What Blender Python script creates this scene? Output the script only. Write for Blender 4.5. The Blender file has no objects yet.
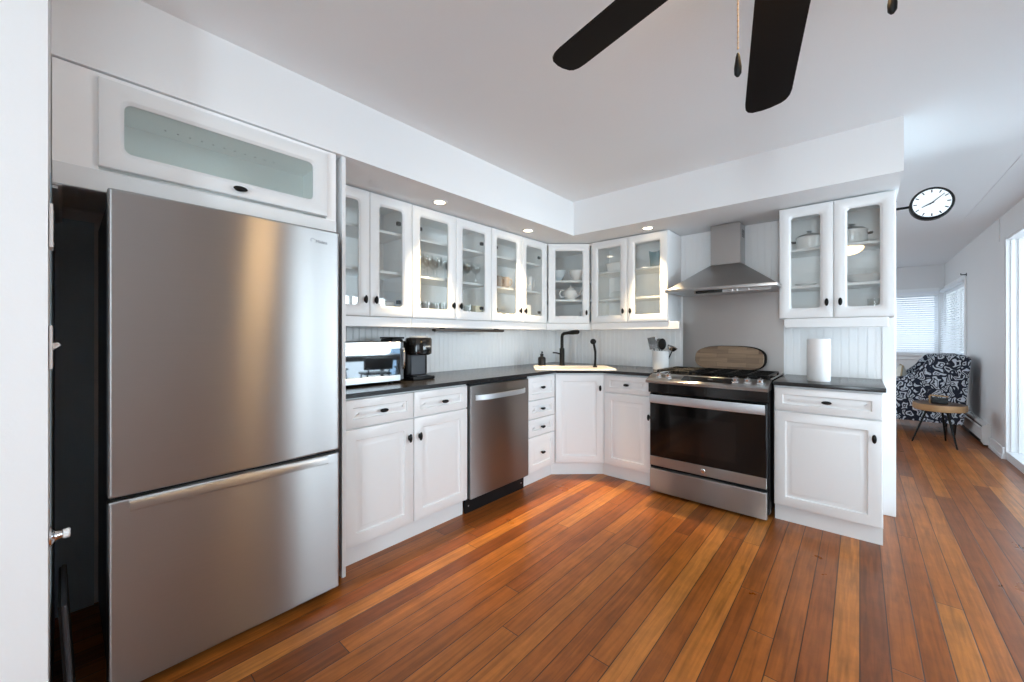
import bpy, bmesh, math, random
from mathutils import Matrix, Vector

PI = math.pi
random.seed(7)
sc = bpy.context.scene
COL = sc.collection

# ------------------------------------------------------------------ camera
FPX, YAW, HCAM = 394.5, math.radians(41.4), 1.17
cam_d = bpy.data.cameras.new('camera')
cam_d.sensor_width = 36.0
cam_d.lens = FPX * 36.0 / 1024.0
cam_d.shift_y = -5.4 / 1024.0
cam_d.clip_start = 0.02
cam = bpy.data.objects.new('camera', cam_d)
COL.objects.link(cam)
cam.location = (0, 0, HCAM)
cam.rotation_euler = (PI / 2, 0, YAW)
sc.camera = cam

# ------------------------------------------------------------------ world, exposure
w = bpy.data.worlds.new('world'); sc.world = w; w.use_nodes = True
bg = w.node_tree.nodes['Background']
bg.inputs[0].default_value = (0.80, 0.90, 1.0, 1)
bg.inputs[1].default_value = 2.2
sc.view_settings.view_transform = 'Standard'
sc.view_settings.look = 'None'
sc.view_settings.gamma = 1.0
sc.view_settings.use_curve_mapping = False
sc.view_settings.exposure = -0.6
sc.cycles.use_denoising = True
sc.cycles.max_bounces = 14
sc.cycles.diffuse_bounces = 10
sc.cycles.glossy_bounces = 5
sc.cycles.transparent_max_bounces = 12
sc.cycles.sample_clamp_indirect = 6.0
sc.cycles.caustics_reflective = False
sc.cycles.caustics_refractive = False


def area(name, loc, direction, sx, sy, power, color):
    d = bpy.data.lights.new(name, 'AREA'); d.shape = 'RECTANGLE'
    d.size = sx; d.size_y = sy; d.energy = power; d.color = color
    o = bpy.data.objects.new(name, d); COL.objects.link(o)
    o.location = loc
    o.rotation_euler = Vector(direction).to_track_quat('-Z', 'Y').to_euler()
    return o


# daylight entering through the windows, plus added fill from unseen openings
DAY = (0.76, 0.90, 1.0)
area('sunroom_daylight', (4.25, 3.1, 1.45), (-1, 0, 0.12), 4.6, 1.7, 650, DAY)
area('rear_added_fill', (0.6, -2.85, 1.15), (-0.12, 1, 0.12), 0.72, 1.9, 150, (0.74, 0.89, 1.0))  # added fill lamp for the cabinet faces on the back wall
area('right_added_fill', (1.35, -1.35, 1.5), (-1, 0.15, 0), 1.8, 1.4, 38, DAY)  # added fill lamp, brightens the fridge and left cabinets
area('living_far_daylight', (0.0, 9.75, 1.45), (0, -1, 0), 2.0, 1.0, 17, DAY)
area('living_side_daylight', (1.45, 8.55, 1.45), (-1, 0, 0), 1.6, 1.0, 14, DAY)
area('living_left_added_fill', (-2.8, 7.2, 1.45), (1, 0, 0.05), 2.6, 1.3, 50, DAY)  # added fill lamp, brightens the living room from its unseen side


# ------------------------------------------------------------------ materials
def new_mat(name):
    m = bpy.data.materials.new(name); m.use_nodes = True
    return m, m.node_tree, m.node_tree.nodes['Principled BSDF']


def pbr(name, col, rough=0.5, metal=0.0, bump=0.0, bscale=60.0, emit=None, estr=0.0, coat=0.0, spec=0.5, vary=0.0, vscale=3.0):
    m, nt, b = new_mat(name)
    b.inputs['Base Color'].default_value = (*col, 1)
    b.inputs['Roughness'].default_value = rough
    b.inputs['Metallic'].default_value = metal
    b.inputs['Coat Weight'].default_value = coat
    b.inputs['Specular IOR Level'].default_value = spec
    tc = nt.nodes.new('ShaderNodeTexCoord')
    if vary:
        n = nt.nodes.new('ShaderNodeTexNoise'); n.inputs['Scale'].default_value = vscale; n.inputs['Detail'].default_value = 4
        r = nt.nodes.new('ShaderNodeMapRange')
        r.inputs['To Min'].default_value = 1 - vary; r.inputs['To Max'].default_value = 1 + vary
        mx = nt.nodes.new('ShaderNodeMix'); mx.data_type = 'RGBA'; mx.blend_type = 'MULTIPLY'; mx.inputs[0].default_value = 1
        mx.inputs[6].default_value = (*col, 1)
        nt.links.new(tc.outputs['Object'], n.inputs['Vector']); nt.links.new(n.outputs['Fac'], r.inputs['Value'])
        nt.links.new(r.outputs['Result'], mx.inputs[7]); nt.links.new(mx.outputs[2], b.inputs['Base Color'])
    if bump:
        n = nt.nodes.new('ShaderNodeTexNoise'); n.inputs['Scale'].default_value = bscale; n.inputs['Detail'].default_value = 5
        bp = nt.nodes.new('ShaderNodeBump'); bp.inputs['Strength'].default_value = bump; bp.inputs['Distance'].default_value = 0.01
        nt.links.new(tc.outputs['Object'], n.inputs['Vector']); nt.links.new(n.outputs['Fac'], bp.inputs['Height'])
        nt.links.new(bp.outputs['Normal'], b.inputs['Normal'])
    if emit:
        b.inputs['Emission Color'].default_value = (*emit, 1); b.inputs['Emission Strength'].default_value = estr
    return m


def steel(name, col, rough, aniso=1.0, axis='Z'):
    m, nt, b = new_mat(name)
    b.inputs['Metallic'].default_value = 1.0
    b.inputs['Base Color'].default_value = (*col, 1)
    b.inputs['Roughness'].default_value = rough
    b.inputs['Anisotropic'].default_value = aniso
    b.inputs['Anisotropic Rotation'].default_value = 0.25
    t = nt.nodes.new('ShaderNodeTangent'); t.direction_type = 'RADIAL'; t.axis = axis
    nt.links.new(t.outputs[0], b.inputs['Tangent'])
    tc = nt.nodes.new('ShaderNodeTexCoord'); mp = nt.nodes.new('ShaderNodeMapping')
    mp.inputs['Scale'].default_value = (2, 2, 900)
    n = nt.nodes.new('ShaderNodeTexNoise'); n.inputs['Scale'].default_value = 1.0; n.inputs['Detail'].default_value = 1
    r = nt.nodes.new('ShaderNodeMapRange'); r.inputs['To Min'].default_value = .96; r.inputs['To Max'].default_value = 1.04
    mx = nt.nodes.new('ShaderNodeMix'); mx.data_type = 'RGBA'; mx.blend_type = 'MULTIPLY'; mx.inputs[0].default_value = 1; mx.inputs[6].default_value = (*col, 1)
    nt.links.new(tc.outputs['Object'], mp.inputs[0]); nt.links.new(mp.outputs[0], n.inputs['Vector'])
    nt.links.new(n.outputs['Fac'], r.inputs['Value']); nt.links.new(r.outputs[0], mx.inputs[7]); nt.links.new(mx.outputs[2], b.inputs['Base Color'])
    return m


def glass_mat(name, tint=(1, 1, 1), gloss_rough=0.02, ior=1.5, boost=0.0, light_lift=0.0):
    m = bpy.data.materials.new(name); m.use_nodes = True
    nt = m.node_tree; nt.nodes.clear()
    out = nt.nodes.new('ShaderNodeOutputMaterial')
    tr = nt.nodes.new('ShaderNodeBsdfTransparent'); tr.inputs[0].default_value = (*tint, 1)
    gl = nt.nodes.new('ShaderNodeBsdfGlossy'); gl.inputs['Roughness'].default_value = gloss_rough
    lw = nt.nodes.new('ShaderNodeLayerWeight'); lw.inputs[0].default_value = .5
    fr = nt.nodes.new('ShaderNodeMath'); fr.operation = 'POWER'; fr.inputs[1].default_value = 5.0
    nt.links.new(lw.outputs['Facing'], fr.inputs[0])
    ad = nt.nodes.new('ShaderNodeMath'); ad.operation = 'MULTIPLY_ADD'; ad.use_clamp = True
    f0 = ((ior - 1) / (ior + 1)) ** 2 + boost
    ad.inputs[1].default_value = 1 - f0; ad.inputs[2].default_value = f0
    mx = nt.nodes.new('ShaderNodeMixShader')
    nt.links.new(fr.outputs[0], ad.inputs[0]); nt.links.new(ad.outputs[0], mx.inputs[0])
    base = tr.outputs[0]
    if light_lift:
        df = nt.nodes.new('ShaderNodeBsdfDiffuse'); df.inputs[0].default_value = (.86, .92, .90, 1)  # pale diffuse share, painted brightness over what shows through the pane
        mm = nt.nodes.new('ShaderNodeMixShader'); mm.inputs[0].default_value = light_lift
        nt.links.new(tr.outputs[0], mm.inputs[1]); nt.links.new(df.outputs[0], mm.inputs[2]); base = mm.outputs[0]
    nt.links.new(base, mx.inputs[1]); nt.links.new(gl.outputs[0], mx.inputs[2])
    nt.links.new(mx.outputs[0], out.inputs[0])
    return m


def wood_floor():
    m, nt, b = new_mat('fir_plank_floor')
    N, L = nt.nodes.new, nt.links.new
    tc = N('ShaderNodeTexCoord'); sp = N('ShaderNodeSeparateXYZ'); L(tc.outputs['Object'], sp.inputs[0])

    def mth(op, a, bb=None):
        n = N('ShaderNodeMath'); n.operation = op
        for i, v in enumerate((a, bb)):
            if v is None: continue
            if isinstance(v, (int, float)): n.inputs[i].default_value = v
            else: L(v, n.inputs[i])
        return n.outputs[0]
    PW, PL = 0.083, 2.1
    xr = mth('DIVIDE', sp.outputs[0], PW); row = mth('FLOOR', xr); fx = mth('FRACT', xr)
    wn = N('ShaderNodeTexWhiteNoise'); wn.noise_dimensions = '1D'; L(row, wn.inputs['W'])
    yo = mth('ADD', mth('DIVIDE', sp.outputs[1], PL), mth('MULTIPLY', wn.outputs['Value'], 7.3))
    seg = mth('FLOOR', yo); fy = mth('FRACT', yo)
    cb = N('ShaderNodeCombineXYZ'); L(row, cb.inputs[0]); L(seg, cb.inputs[1])
    wn2 = N('ShaderNodeTexWhiteNoise'); wn2.noise_dimensions = '2D'; L(cb.outputs[0], wn2.inputs['Vector'])
    ramp = N('ShaderNodeValToRGB'); e = ramp.color_ramp
    e.elements[0].position = 0.0; e.elements[0].color = (0.18, 0.049, 0.010, 1)
    e.elements[1].position = 1.0; e.elements[1].color = (0.44, 0.165, 0.034, 1)
    for p, c in ((0.3, (0.25, 0.070, 0.012, 1)), (0.62, (0.31, 0.092, 0.015, 1)), (0.86, (0.385, 0.126, 0.021, 1))):
        el = e.elements.new(p); el.color = c
    L(wn2.outputs['Value'], ramp.inputs[0])
    # grain
    gv = N('ShaderNodeCombineXYZ')
    L(mth('ADD', mth('MULTIPLY', sp.outputs[0], 55), mth('MULTIPLY', wn2.outputs['Value'], 40)), gv.inputs[0])
    L(mth('MULTIPLY', sp.outputs[1], 3.0), gv.inputs[1]); L(mth('MULTIPLY', row, 3.7), gv.inputs[2])
    g = N('ShaderNodeTexNoise'); g.inputs['Scale'].default_value = 1.0; g.inputs['Detail'].default_value = 6; g.inputs['Distortion'].default_value = 0.8
    L(gv.outputs[0], g.inputs['Vector'])
    gr = N('ShaderNodeMapRange'); gr.inputs['From Min'].default_value = 0.3; gr.inputs['From Max'].default_value = 0.7
    gr.inputs['To Min'].default_value = 0.66; gr.inputs['To Max'].default_value = 1.28; L(g.outputs['Fac'], gr.inputs['Value'])
    mx = N('ShaderNodeMix'); mx.data_type = 'RGBA'; mx.blend_type = 'MULTIPLY'; mx.inputs[0].default_value = 1
    L(ramp.outputs[0], mx.inputs[6]); L(gr.outputs[0], mx.inputs[7])
    # worn patches
    lo = N('ShaderNodeTexNoise'); lo.inputs['Scale'].default_value = 9; lo.inputs['Detail'].default_value = 8; lo.inputs['Roughness'].default_value = .65; L(tc.outputs['Object'], lo.inputs['Vector'])
    lr = N('ShaderNodeMapRange'); lr.inputs['From Min'].default_value = .3; lr.inputs['From Max'].default_value = .7; lr.inputs['To Min'].default_value = .84; lr.inputs['To Max'].default_value = 1.16; L(lo.outputs['Fac'], lr.inputs['Value'])
    mw = N('ShaderNodeMix'); mw.data_type = 'RGBA'; mw.blend_type = 'MULTIPLY'; mw.inputs[0].default_value = 1; L(mx.outputs[2], mw.inputs[6]); L(lr.outputs[0], mw.inputs[7])
    wr = N('ShaderNodeTexNoise'); wr.inputs['Scale'].default_value = 2.2; wr.inputs['Detail'].default_value = 6; L(tc.outputs['Object'], wr.inputs['Vector'])
    # gaps
    ex = mth('MINIMUM', fx, mth('SUBTRACT', 1.0, fx)); ey = mth('MULTIPLY', mth('MINIMUM', fy, mth('SUBTRACT', 1.0, fy)), PL / PW)
    edge = mth('MINIMUM', ex, ey)
    gap = N('ShaderNodeMapRange'); gap.interpolation_type = 'SMOOTHSTEP'
    gap.inputs['From Min'].default_value = 0.008; gap.inputs['From Max'].default_value = 0.032; L(edge, gap.inputs['Value'])
    mg = N('ShaderNodeMix'); mg.data_type = 'RGBA'; mg.inputs[6].default_value = (0.03, 0.011, 0.006, 1)
    L(gap.outputs[0], mg.inputs[0]); L(mw.outputs[2], mg.inputs[7]); L(mg.outputs[2], b.inputs['Base Color'])
    rr = N('ShaderNodeMapRange'); rr.inputs['To Min'].default_value = 0.20; rr.inputs['To Max'].default_value = 0.42
    L(wr.outputs['Fac'], rr.inputs['Value']); L(rr.outputs[0], b.inputs['Roughness'])
    hs = mth('ADD', mth('MULTIPLY', gap.outputs[0], 1.0), mth('MULTIPLY', g.outputs['Fac'], 0.25))
    bp = N('ShaderNodeBump'); bp.inputs['Strength'].default_value = 0.35; bp.inputs['Distance'].default_value = 0.002
    L(hs, bp.inputs['Height']); L(bp.outputs[0], b.inputs['Normal'])
    b.inputs['Specular IOR Level'].default_value = 0.4
    return m


def plank_board(name):
    """blocks of end-joined brown wood, for the cutting board and the slab table"""
    m, nt, b = new_mat(name)
    N, L = nt.nodes.new, nt.links.new
    tc = N('ShaderNodeTexCoord'); mp = N('ShaderNodeMapping'); mp.inputs['Rotation'].default_value = (PI / 2, 0, 0)
    br = N('ShaderNodeTexBrick'); br.inputs['Scale'].default_value = 1
    br.inputs['Brick Width'].default_value = 0.21; br.inputs['Row Height'].default_value = 0.035
    br.inputs['Mortar Size'].default_value = 0.0006; br.offset = 0.37
    br.inputs['Color1'].default_value = (0.12, 0.070, 0.040, 1); br.inputs['Color2'].default_value = (0.27, 0.18, 0.11, 1)
    br.inputs['Mortar'].default_value = (0.08, 0.045, 0.025, 1)
    L(tc.outputs['Object'], mp.inputs[0]); L(mp.outputs[0], br.inputs['Vector'])
    m2 = N('ShaderNodeMapping'); m2.inputs['Scale'].default_value = (6, 60, 90); L(tc.outputs['Object'], m2.inputs[0])
    n = N('ShaderNodeTexNoise'); n.inputs['Scale'].default_value = 1; n.inputs['Detail'].default_value = 5; L(m2.outputs[0], n.inputs['Vector'])
    r = N('ShaderNodeMapRange'); r.inputs['To Min'].default_value = .6; r.inputs['To Max'].default_value = 1.35; L(n.outputs['Fac'], r.inputs['Value'])
    mx = N('ShaderNodeMix'); mx.data_type = 'RGBA'; mx.blend_type = 'MULTIPLY'; mx.inputs[0].default_value = 1
    L(br.outputs['Color'], mx.inputs[6]); L(r.outputs[0], mx.inputs[7]); L(mx.outputs[2], b.inputs['Base Color'])
    b.inputs['Roughness'].default_value = 0.5
    return m


def squiggle_fabric():
    m, nt, b = new_mat('squiggle_print_fabric')
    N, L = nt.nodes.new, nt.links.new
    tc = N('ShaderNodeTexCoord')
    n = N('ShaderNodeTexNoise'); n.inputs['Scale'].default_value = 9; n.inputs['Detail'].default_value = 1; L(tc.outputs['Object'], n.inputs['Vector'])
    ml = N('ShaderNodeVectorMath'); ml.operation = 'MULTIPLY_ADD'; ml.inputs[1].default_value = (.17, .17, .17)
    L(n.outputs['Color'], ml.inputs[0]); L(tc.outputs['Object'], ml.inputs[2])
    mp = N('ShaderNodeMapping'); mp.inputs['Scale'].default_value = (1.3, 1, .75); mp.inputs['Rotation'].default_value = (0, .6, 0); L(ml.outputs[0], mp.inputs[0])
    v = N('ShaderNodeTexVoronoi'); v.feature = 'DISTANCE_TO_EDGE'; v.inputs['Scale'].default_value = 13; L(mp.outputs[0], v.inputs['Vector'])
    r = N('ShaderNodeValToRGB'); e = r.color_ramp; e.interpolation = 'LINEAR'
    nav, wh = (0.012, 0.017, 0.035, 1), (0.62, 0.68, 0.75, 1)
    e.elements[0].position = 0.0; e.elements[0].color = nav
    e.elements[1].position = 1.0; e.elements[1].color = wh
    for p, c in ((.10, nav), (.13, wh), (.23, wh), (.26, nav), (.33, nav), (.37, wh)):
        el = e.elements.new(p); el.color = c
    L(v.outputs['Distance'], r.inputs[0])
    L(r.outputs[0], b.inputs['Base Color']); b.inputs['Roughness'].default_value = .85
    return m


M = {}
M['wall'] = pbr('white_wall_paint', (0.80, 0.80, 0.80), .6, bump=.05, bscale=120)
M['greywall'] = pbr('pale_grey_wall_paint', (0.74, 0.74, 0.745), .6, bump=.05, bscale=120)
M['ceil'] = pbr('ceiling_paint', (0.84, 0.865, 0.88), .7, bump=.06, bscale=90)
M['soffit'] = pbr('soffit_paint', (0.83, 0.845, 0.855), .55, bump=.04, bscale=100)
M['alcove'] = pbr('alcove_blue_grey_paint', (0.46, 0.58, 0.65), .6, bump=.05)
M['floor'] = wood_floor()
M['sunfloor'] = pbr('painted_sunroom_floor', (0.78, 0.80, 0.82), .4, vary=.04)
M['cab'] = pbr('white_cabinet_lacquer', (0.785, 0.80, 0.805), .32, vary=.01)
M['cabin'] = pbr('cabinet_inside_white', (0.92, 0.925, 0.925), .5, vary=.01)
M['bead'] = pbr('beadboard_paint', (0.86, 0.865, 0.865), .38, vary=.01)
M['trim'] = pbr('trim_gloss_white', (0.82, 0.83, 0.84), .3, vary=.01)
M['counter'] = pbr('charcoal_worktop_laminate', (0.016, 0.015, 0.015), .22, vary=.25, vscale=200, spec=.4)
M['knob'] = pbr('black_knob_enamel', (0.004, 0.004, 0.004), .4, vary=.1, spec=.2)
M['black'] = pbr('matte_black_metal', (0.006, 0.006, 0.006), .5, vary=.1, spec=.2)
M['dark'] = pbr('black_plastic', (0.007, 0.007, 0.008), .4, vary=.1, spec=.25)
M['blackgloss'] = pbr('black_gloss_enamel', (0.006, 0.006, 0.006), .08, vary=.1)
M['ovenglass'] = pbr('oven_black_glass', (0.004, 0.004, 0.004), .06, vary=.1, spec=.35)
M['steel'] = steel('brushed_steel', (0.44, 0.435, 0.43), .32)
M['steeld'] = steel('dark_brushed_steel', (0.33, 0.315, 0.305), .36)
M['steelh'] = steel('hood_brushed_steel', (0.44, 0.43, 0.42), .34, .5)
M['steelr'] = steel('range_brushed_steel', (0.40, 0.385, 0.37), .36)
M['steelp'] = steel('splashback_steel', (0.52, 0.505, 0.49), .42, .6)
M['chrome'] = pbr('chrome', (0.75, 0.75, 0.76), .12, 1.0, vary=.02)
M['silver'] = pbr('light_silver_handle', (0.55, 0.57, 0.59), .35, .9, vary=.02)
M['mirror'] = pbr('mirrored_black_glass', (0.80, 0.83, 0.86), .03, 1.0, vary=.02)
M['bronze'] = pbr('bronze_strip', (0.10, 0.075, 0.06), .4, .3, vary=.1)
M['cream'] = pbr('cream_sink_enamel', (0.83, 0.76, 0.66), .2, vary=.01)
M['ceramic'] = pbr('white_glazed_ceramic', (0.82, 0.82, 0.81), .18, vary=.01)
M['ceramicg'] = pbr('pale_blue_grey_ceramic', (0.55, 0.62, 0.66), .2, vary=.02)
M['yellowc'] = pbr('cream_yellow_ceramic', (0.78, 0.70, 0.52), .25, vary=.02)
M['brownc'] = pbr('brown_stoneware', (0.36, 0.29, 0.24), .4, vary=.1)
M['teal'] = pbr('teal_blue_glaze', (0.05, 0.15, 0.19), .3, vary=.1)
M['paper'] = pbr('paper_towel', (0.84, 0.84, 0.84), .9, bump=.3, bscale=250)
M['plate'] = pbr('white_switch_plastic', (0.80, 0.80, 0.79), .3, vary=.01)
M['board'] = plank_board('jointed_board_wood')
M['slabwood'] = pbr('live_edge_wood', (0.42, 0.25, 0.12), .5, vary=.3, vscale=14)
M['slabtop'] = pbr('dark_slab_top', (0.10, 0.055, 0.03), .3, vary=.3, vscale=8)
M['fabric'] = squiggle_fabric()
M['pillow'] = pbr('striped_cream_fabric', (0.70, 0.68, 0.62), .9, vary=.1, vscale=20)
M['tan'] = pbr('tan_trim', (0.42, 0.33, 0.2), .7, vary=.1)
M['fan'] = pbr('espresso_fan_blade', (0.004, 0.0035, 0.0035), .6, vary=.2, spec=.15)
M['fanm'] = pbr('dark_bronze_fan_metal', (0.02, 0.016, 0.013), .35, .6, vary=.1)
M['bowl'] = pbr('lit_frosted_bowl', (0.9, 0.8, 0.65), .4, emit=(1.0, 0.64, 0.30), estr=55.0, vary=.01)
M['led'] = pbr('lit_downlight_lens', (1, 0.9, 0.75), .4, emit=(1.0, 0.80, 0.52), estr=25.0, vary=.01)
M['chain'] = pbr('brass_chain', (0.45, 0.32, 0.2), .35, .8, vary=.1)
M['heater'] = pbr('heater_enamel', (0.68, 0.68, 0.67), .4, vary=.01)
M['blind'] = pbr('white_blind_slat', (0.83, 0.86, 0.90), .5, vary=.01)
_b = M['blind'].node_tree.nodes['Principled BSDF']; _b.inputs['Transmission Weight'].default_value = 0.0
M['curtain'] = pbr('pale_blue_curtain', (0.42, 0.55, 0.68), .85, vary=.08, vscale=10)
M['tablewood'] = pbr('dark_table_wood', (0.02, 0.016, 0.014), .3, vary=.3, vscale=9)
M['clockface'] = pbr('clock_face_white', (0.86, 0.88, 0.89), .4, vary=.01)
M['pane'] = glass_mat('clear_pane', (0.985, 0.995, 0.99), .01, 1.5, .02, .012)  # slight pale diffuse share lifts the dim cabinet interiors
M['liftpane'] = glass_mat('lifted_green_pane', (0.95, 0.99, 0.975), .02, 1.5, .04, .07)  # pale diffuse share stands in for light inside the cabinet
M['winpane'] = glass_mat('window_pane', (1, 1, 1), .01, 1.3)
M['ware'] = glass_mat('drinking_glass', (0.97, 0.985, 0.985), .03, 1.45, .03)
M['steelu'] = pbr('utensil_steel', (0.5, 0.5, 0.5), .2, 1.0, vary=.05)
M['logo'] = pbr('badge_grey', (0.20, 0.21, 0.23), .3, .6, vary=.02)
M['greyplastic'] = pbr('grey_plastic', (0.05, 0.055, 0.065), .35, vary=.05)
M['ground'] = pbr('outside_ground', (0.5, 0.52, 0.5), .9, vary=.2)


# ------------------------------------------------------------------ mesh helpers
class MB:
    def __init__(s): s.bm = bmesh.new()

    def box(s, x0, x1, y0, y1, z0, z1, bev=0.0, seg=2):
        if bev:
            t = bmesh.new()
        else:
            t = s.bm
        vs = [t.verts.new((x, y, z)) for z in (z0, z1) for y in (y0, y1) for x in (x0, x1)]
        for f in ((0, 2, 3, 1), (4, 5, 7, 6), (0, 1, 5, 4), (2, 6, 7, 3), (0, 4, 6, 2), (1, 3, 7, 5)):
            t.faces.new([vs[i] for i in f])
        if bev:
            bmesh.ops.bevel(t, geom=t.edges[:], offset=bev, segments=seg, affect='EDGES', profile=.6)
            s.merge(t)
        return s

    def merge(s, t, mat=None):
        if mat: bmesh.ops.transform(t, matrix=mat, verts=t.verts)
        mp = {v: s.bm.verts.new(v.co) for v in t.verts}
        for f in t.faces:
            try: s.bm.faces.new([mp[v] for v in f.verts])
            except ValueError: pass
        t.free()

    def loops(s, loops, cap0=True, cap1=True, closed=True):
        L = [[s.bm.verts.new(p) for p in lp] for lp in loops]
        n = len(L[0])
        for a, b in zip(L, L[1:]):
            for i in range(n if closed else n - 1):
                j = (i + 1) % n
                try: s.bm.faces.new((a[i], a[j], b[j], b[i]))
                except ValueError: pass
        if cap0: s.bm.faces.new(L[0][::-1])
        if cap1: s.bm.faces.new(L[-1])
        return s

    def prism(s, poly, z0, z1, axis='z', bev=0):
        """polygon extruded along an axis; poly pts are the two other coords in cyclic order x,y / y,z->(x) / x,z->(y)"""
        def P(a, b, c):
            return {'z': (a, b, c), 'x': (c, a, b), 'y': (a, c, b)}[axis]
        t = MB() if bev else s
        t.loops([[P(a, b, z0) for a, b in poly], [P(a, b, z1) for a, b in poly]])
        if bev:
            bmesh.ops.recalc_face_normals(t.bm, faces=t.bm.faces)
            bmesh.ops.bevel(t.bm, geom=t.bm.edges[:], offset=bev, segments=2, affect='EDGES')
            s.merge(t.bm)
        return s

    def lathe(s, prof, c=(0, 0, 0), seg=24, axis='z', cap0=True, cap1=True):
        cx, cy, cz = c
        def P(r, h, a):
            u, v = r * math.cos(a), r * math.sin(a)
            return {'z': (cx + u, cy + v, cz + h), 'y': (cx + u, cy + h, cz + v), 'x': (cx + h, cy + u, cz + v)}[axis]
        s.loops([[P(max(r, 1e-5), h, 2 * PI * i / seg) for i in range(seg)] for r, h in prof], cap0, cap1)
        return s

    def cyl(s, c, r, h, seg=24, axis='z', bev=0.0):
        if bev:
            return s.lathe([(r - bev, 0), (r, bev), (r, h - bev), (r - bev, h)], c, seg, axis)
        return s.lathe([(r, 0), (r, h)], c, seg, axis)

    def tube(s, path, r, seg=10, rads=None):
        pts = [Vector(p) for p in path]; L = []
        up = Vector((0, 0, 1))
        n0 = None
        for i, p in enumerate(pts):
            d = (pts[min(i + 1, len(pts) - 1)] - pts[max(i - 1, 0)]).normalized()
            if n0 is None:
                n0 = d.cross(up)
                if n0.length < 1e-3: n0 = d.cross(Vector((1, 0, 0)))
            n0 = (n0 - d * n0.dot(d)).normalized(); b0 = d.cross(n0)
            rr = rads[i] if rads else r
            L.append([tuple(p + n0 * rr * math.cos(2 * PI * k / seg) + b0 * rr * math.sin(2 * PI * k / seg)) for k in range(seg)])
        return s.loops(L)

    def ball(s, c, rx, ry, rz, seg=16, rings=9):
        prof = [(math.sin(PI * i / rings), -math.cos(PI * i / rings)) for i in range(rings + 1)]
        L = [[(c[0] + rx * max(r, 1e-4) * math.cos(2 * PI * k / seg), c[1] + ry * max(r, 1e-4) * math.sin(2 * PI * k / seg), c[2] + rz * h) for k in range(seg)] for r, h in prof]
        return s.loops(L)

    def xf(s, mat): bmesh.ops.transform(s.bm, matrix=mat, verts=s.bm.verts); return s

    def build(s, name, mat, parent=None, smooth=None, label=None):
        bmesh.ops.recalc_face_normals(s.bm, faces=s.bm.faces)
        me = bpy.data.meshes.new(name); s.bm.to_mesh(me); s.bm.free()
        me.materials.append(M[mat] if isinstance(mat, str) else mat)
        if smooth is None: smooth = 35
        if smooth:
            for p in me.polygons: p.use_smooth = True
            try: me.set_sharp_from_angle(angle=math.radians(smooth))
            except Exception: pass
        o = bpy.data.objects.new(name, me); COL.objects.link(o)
        if parent is not None: o.parent = parent
        if label: o['label'] = label
        return o


def tag(o, label, cat, group=None, kind=None):
    o['label'] = label; o['category'] = cat
    if group: o['group'] = group
    if kind: o['kind'] = kind
    return o


def thing(name, label, cat, loc=(0, 0, 0), rotz=0.0, group=None):
    o = bpy.data.objects.new(name, None); COL.objects.link(o)
    o.empty_display_size = .05
    o.location = loc; o.rotation_euler = (0, 0, rotz)
    return tag(o, label, cat, group)


def struct(name, mb, mat, parent=None, label=None):
    o = mb.build(name, mat, parent, smooth=20)
    if parent is None: o['kind'] = 'structure'
    if label: o['label'] = label
    return o


def dup(root, loc, rotz=None, label=None, group=None):
    r = root.copy(); COL.objects.link(r); r.location = loc
    if rotz is not None: r.rotation_euler = (0, 0, rotz)
    if label: r['label'] = label
    if group: r['group'] = group
    for ch in list(root.children):
        c = ch.copy(); COL.objects.link(c); c.parent = r
        for g in list(ch.children):
            d = g.copy(); COL.objects.link(d); d.parent = c
    return r


def text(name, body, size, mat, parent, mtx, ext=.0006):
    cu = bpy.data.curves.new(name, 'FONT'); cu.body = body; cu.size = size; cu.extrude = ext
    cu.align_x = 'CENTER'; cu.align_y = 'CENTER'
    cu.materials.append(M[mat])
    tmp = bpy.data.objects.new(name + '_curve', cu)
    me = bpy.data.meshes.new_from_object(tmp); bpy.data.objects.remove(tmp)
    me.materials.clear(); me.materials.append(M[mat])
    o = bpy.data.objects.new(name, me); COL.objects.link(o); o.parent = parent
    o.matrix_local = mtx
    return o


def rrect(x0, x1, z0, z1, r, y, k=5):
    pts = []
    for cx, cz, a0 in ((x1 - r, z1 - r, 0), (x0 + r, z1 - r, PI / 2), (x0 + r, z0 + r, PI), (x1 - r, z0 + r, 1.5 * PI)):
        for i in range(k):
            a = a0 + PI / 2 * i / (k - 1)
            pts.append((cx + r * math.cos(a), y, cz + r * math.sin(a)))
    return pts


def raised_panel(x0, x1, z0, z1, yf=-.02, t=.02, a=.058, mb=None):
    """moulded slab front: flat rim, routed groove, raised field"""
    mb = mb or MB()
    def R(i, y): return [(x1 - i, y, z1 - i), (x0 + i, y, z1 - i), (x0 + i, y, z0 + i), (x1 - i, y, z0 + i)]
    mb.loops([R(0, yf + t), R(0, yf + .004), R(.0015, yf + .0012), R(.004, yf), R(a, yf), R(a + .004, yf + .009), R(a + .010, yf + .010),
              R(a + .032, yf + .0015), R(a + .036, yf + .001)])
    return mb


def glass_frame(x0, x1, z0, z1, yf=-.02, t=.02, a=.075, r=.018):
    mb = MB(); e = .0012
    def R(i, y, rr): return rrect(x0 + i, x1 - i, z0 + i, z1 - i, rr, y)
    mb.loops([R(a + .005, yf + t, r), R(0, yf + t, e), R(0, yf + .004, e), R(.0015, yf + .001, e), R(.004, yf, e), R(a - .008, yf, r + .008), R(a - .004, yf + .002, r + .004),
              R(a, yf + .006, r), R(a + .005, yf + .009, r), R(a + .005, yf + t, r)], False, False)
    pane = MB(); i = a - .01
    pane.box(x0 + i, x1 - i, yf + .012, yf + .0155, z0 + i, z1 - i)
    return mb, pane


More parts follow.
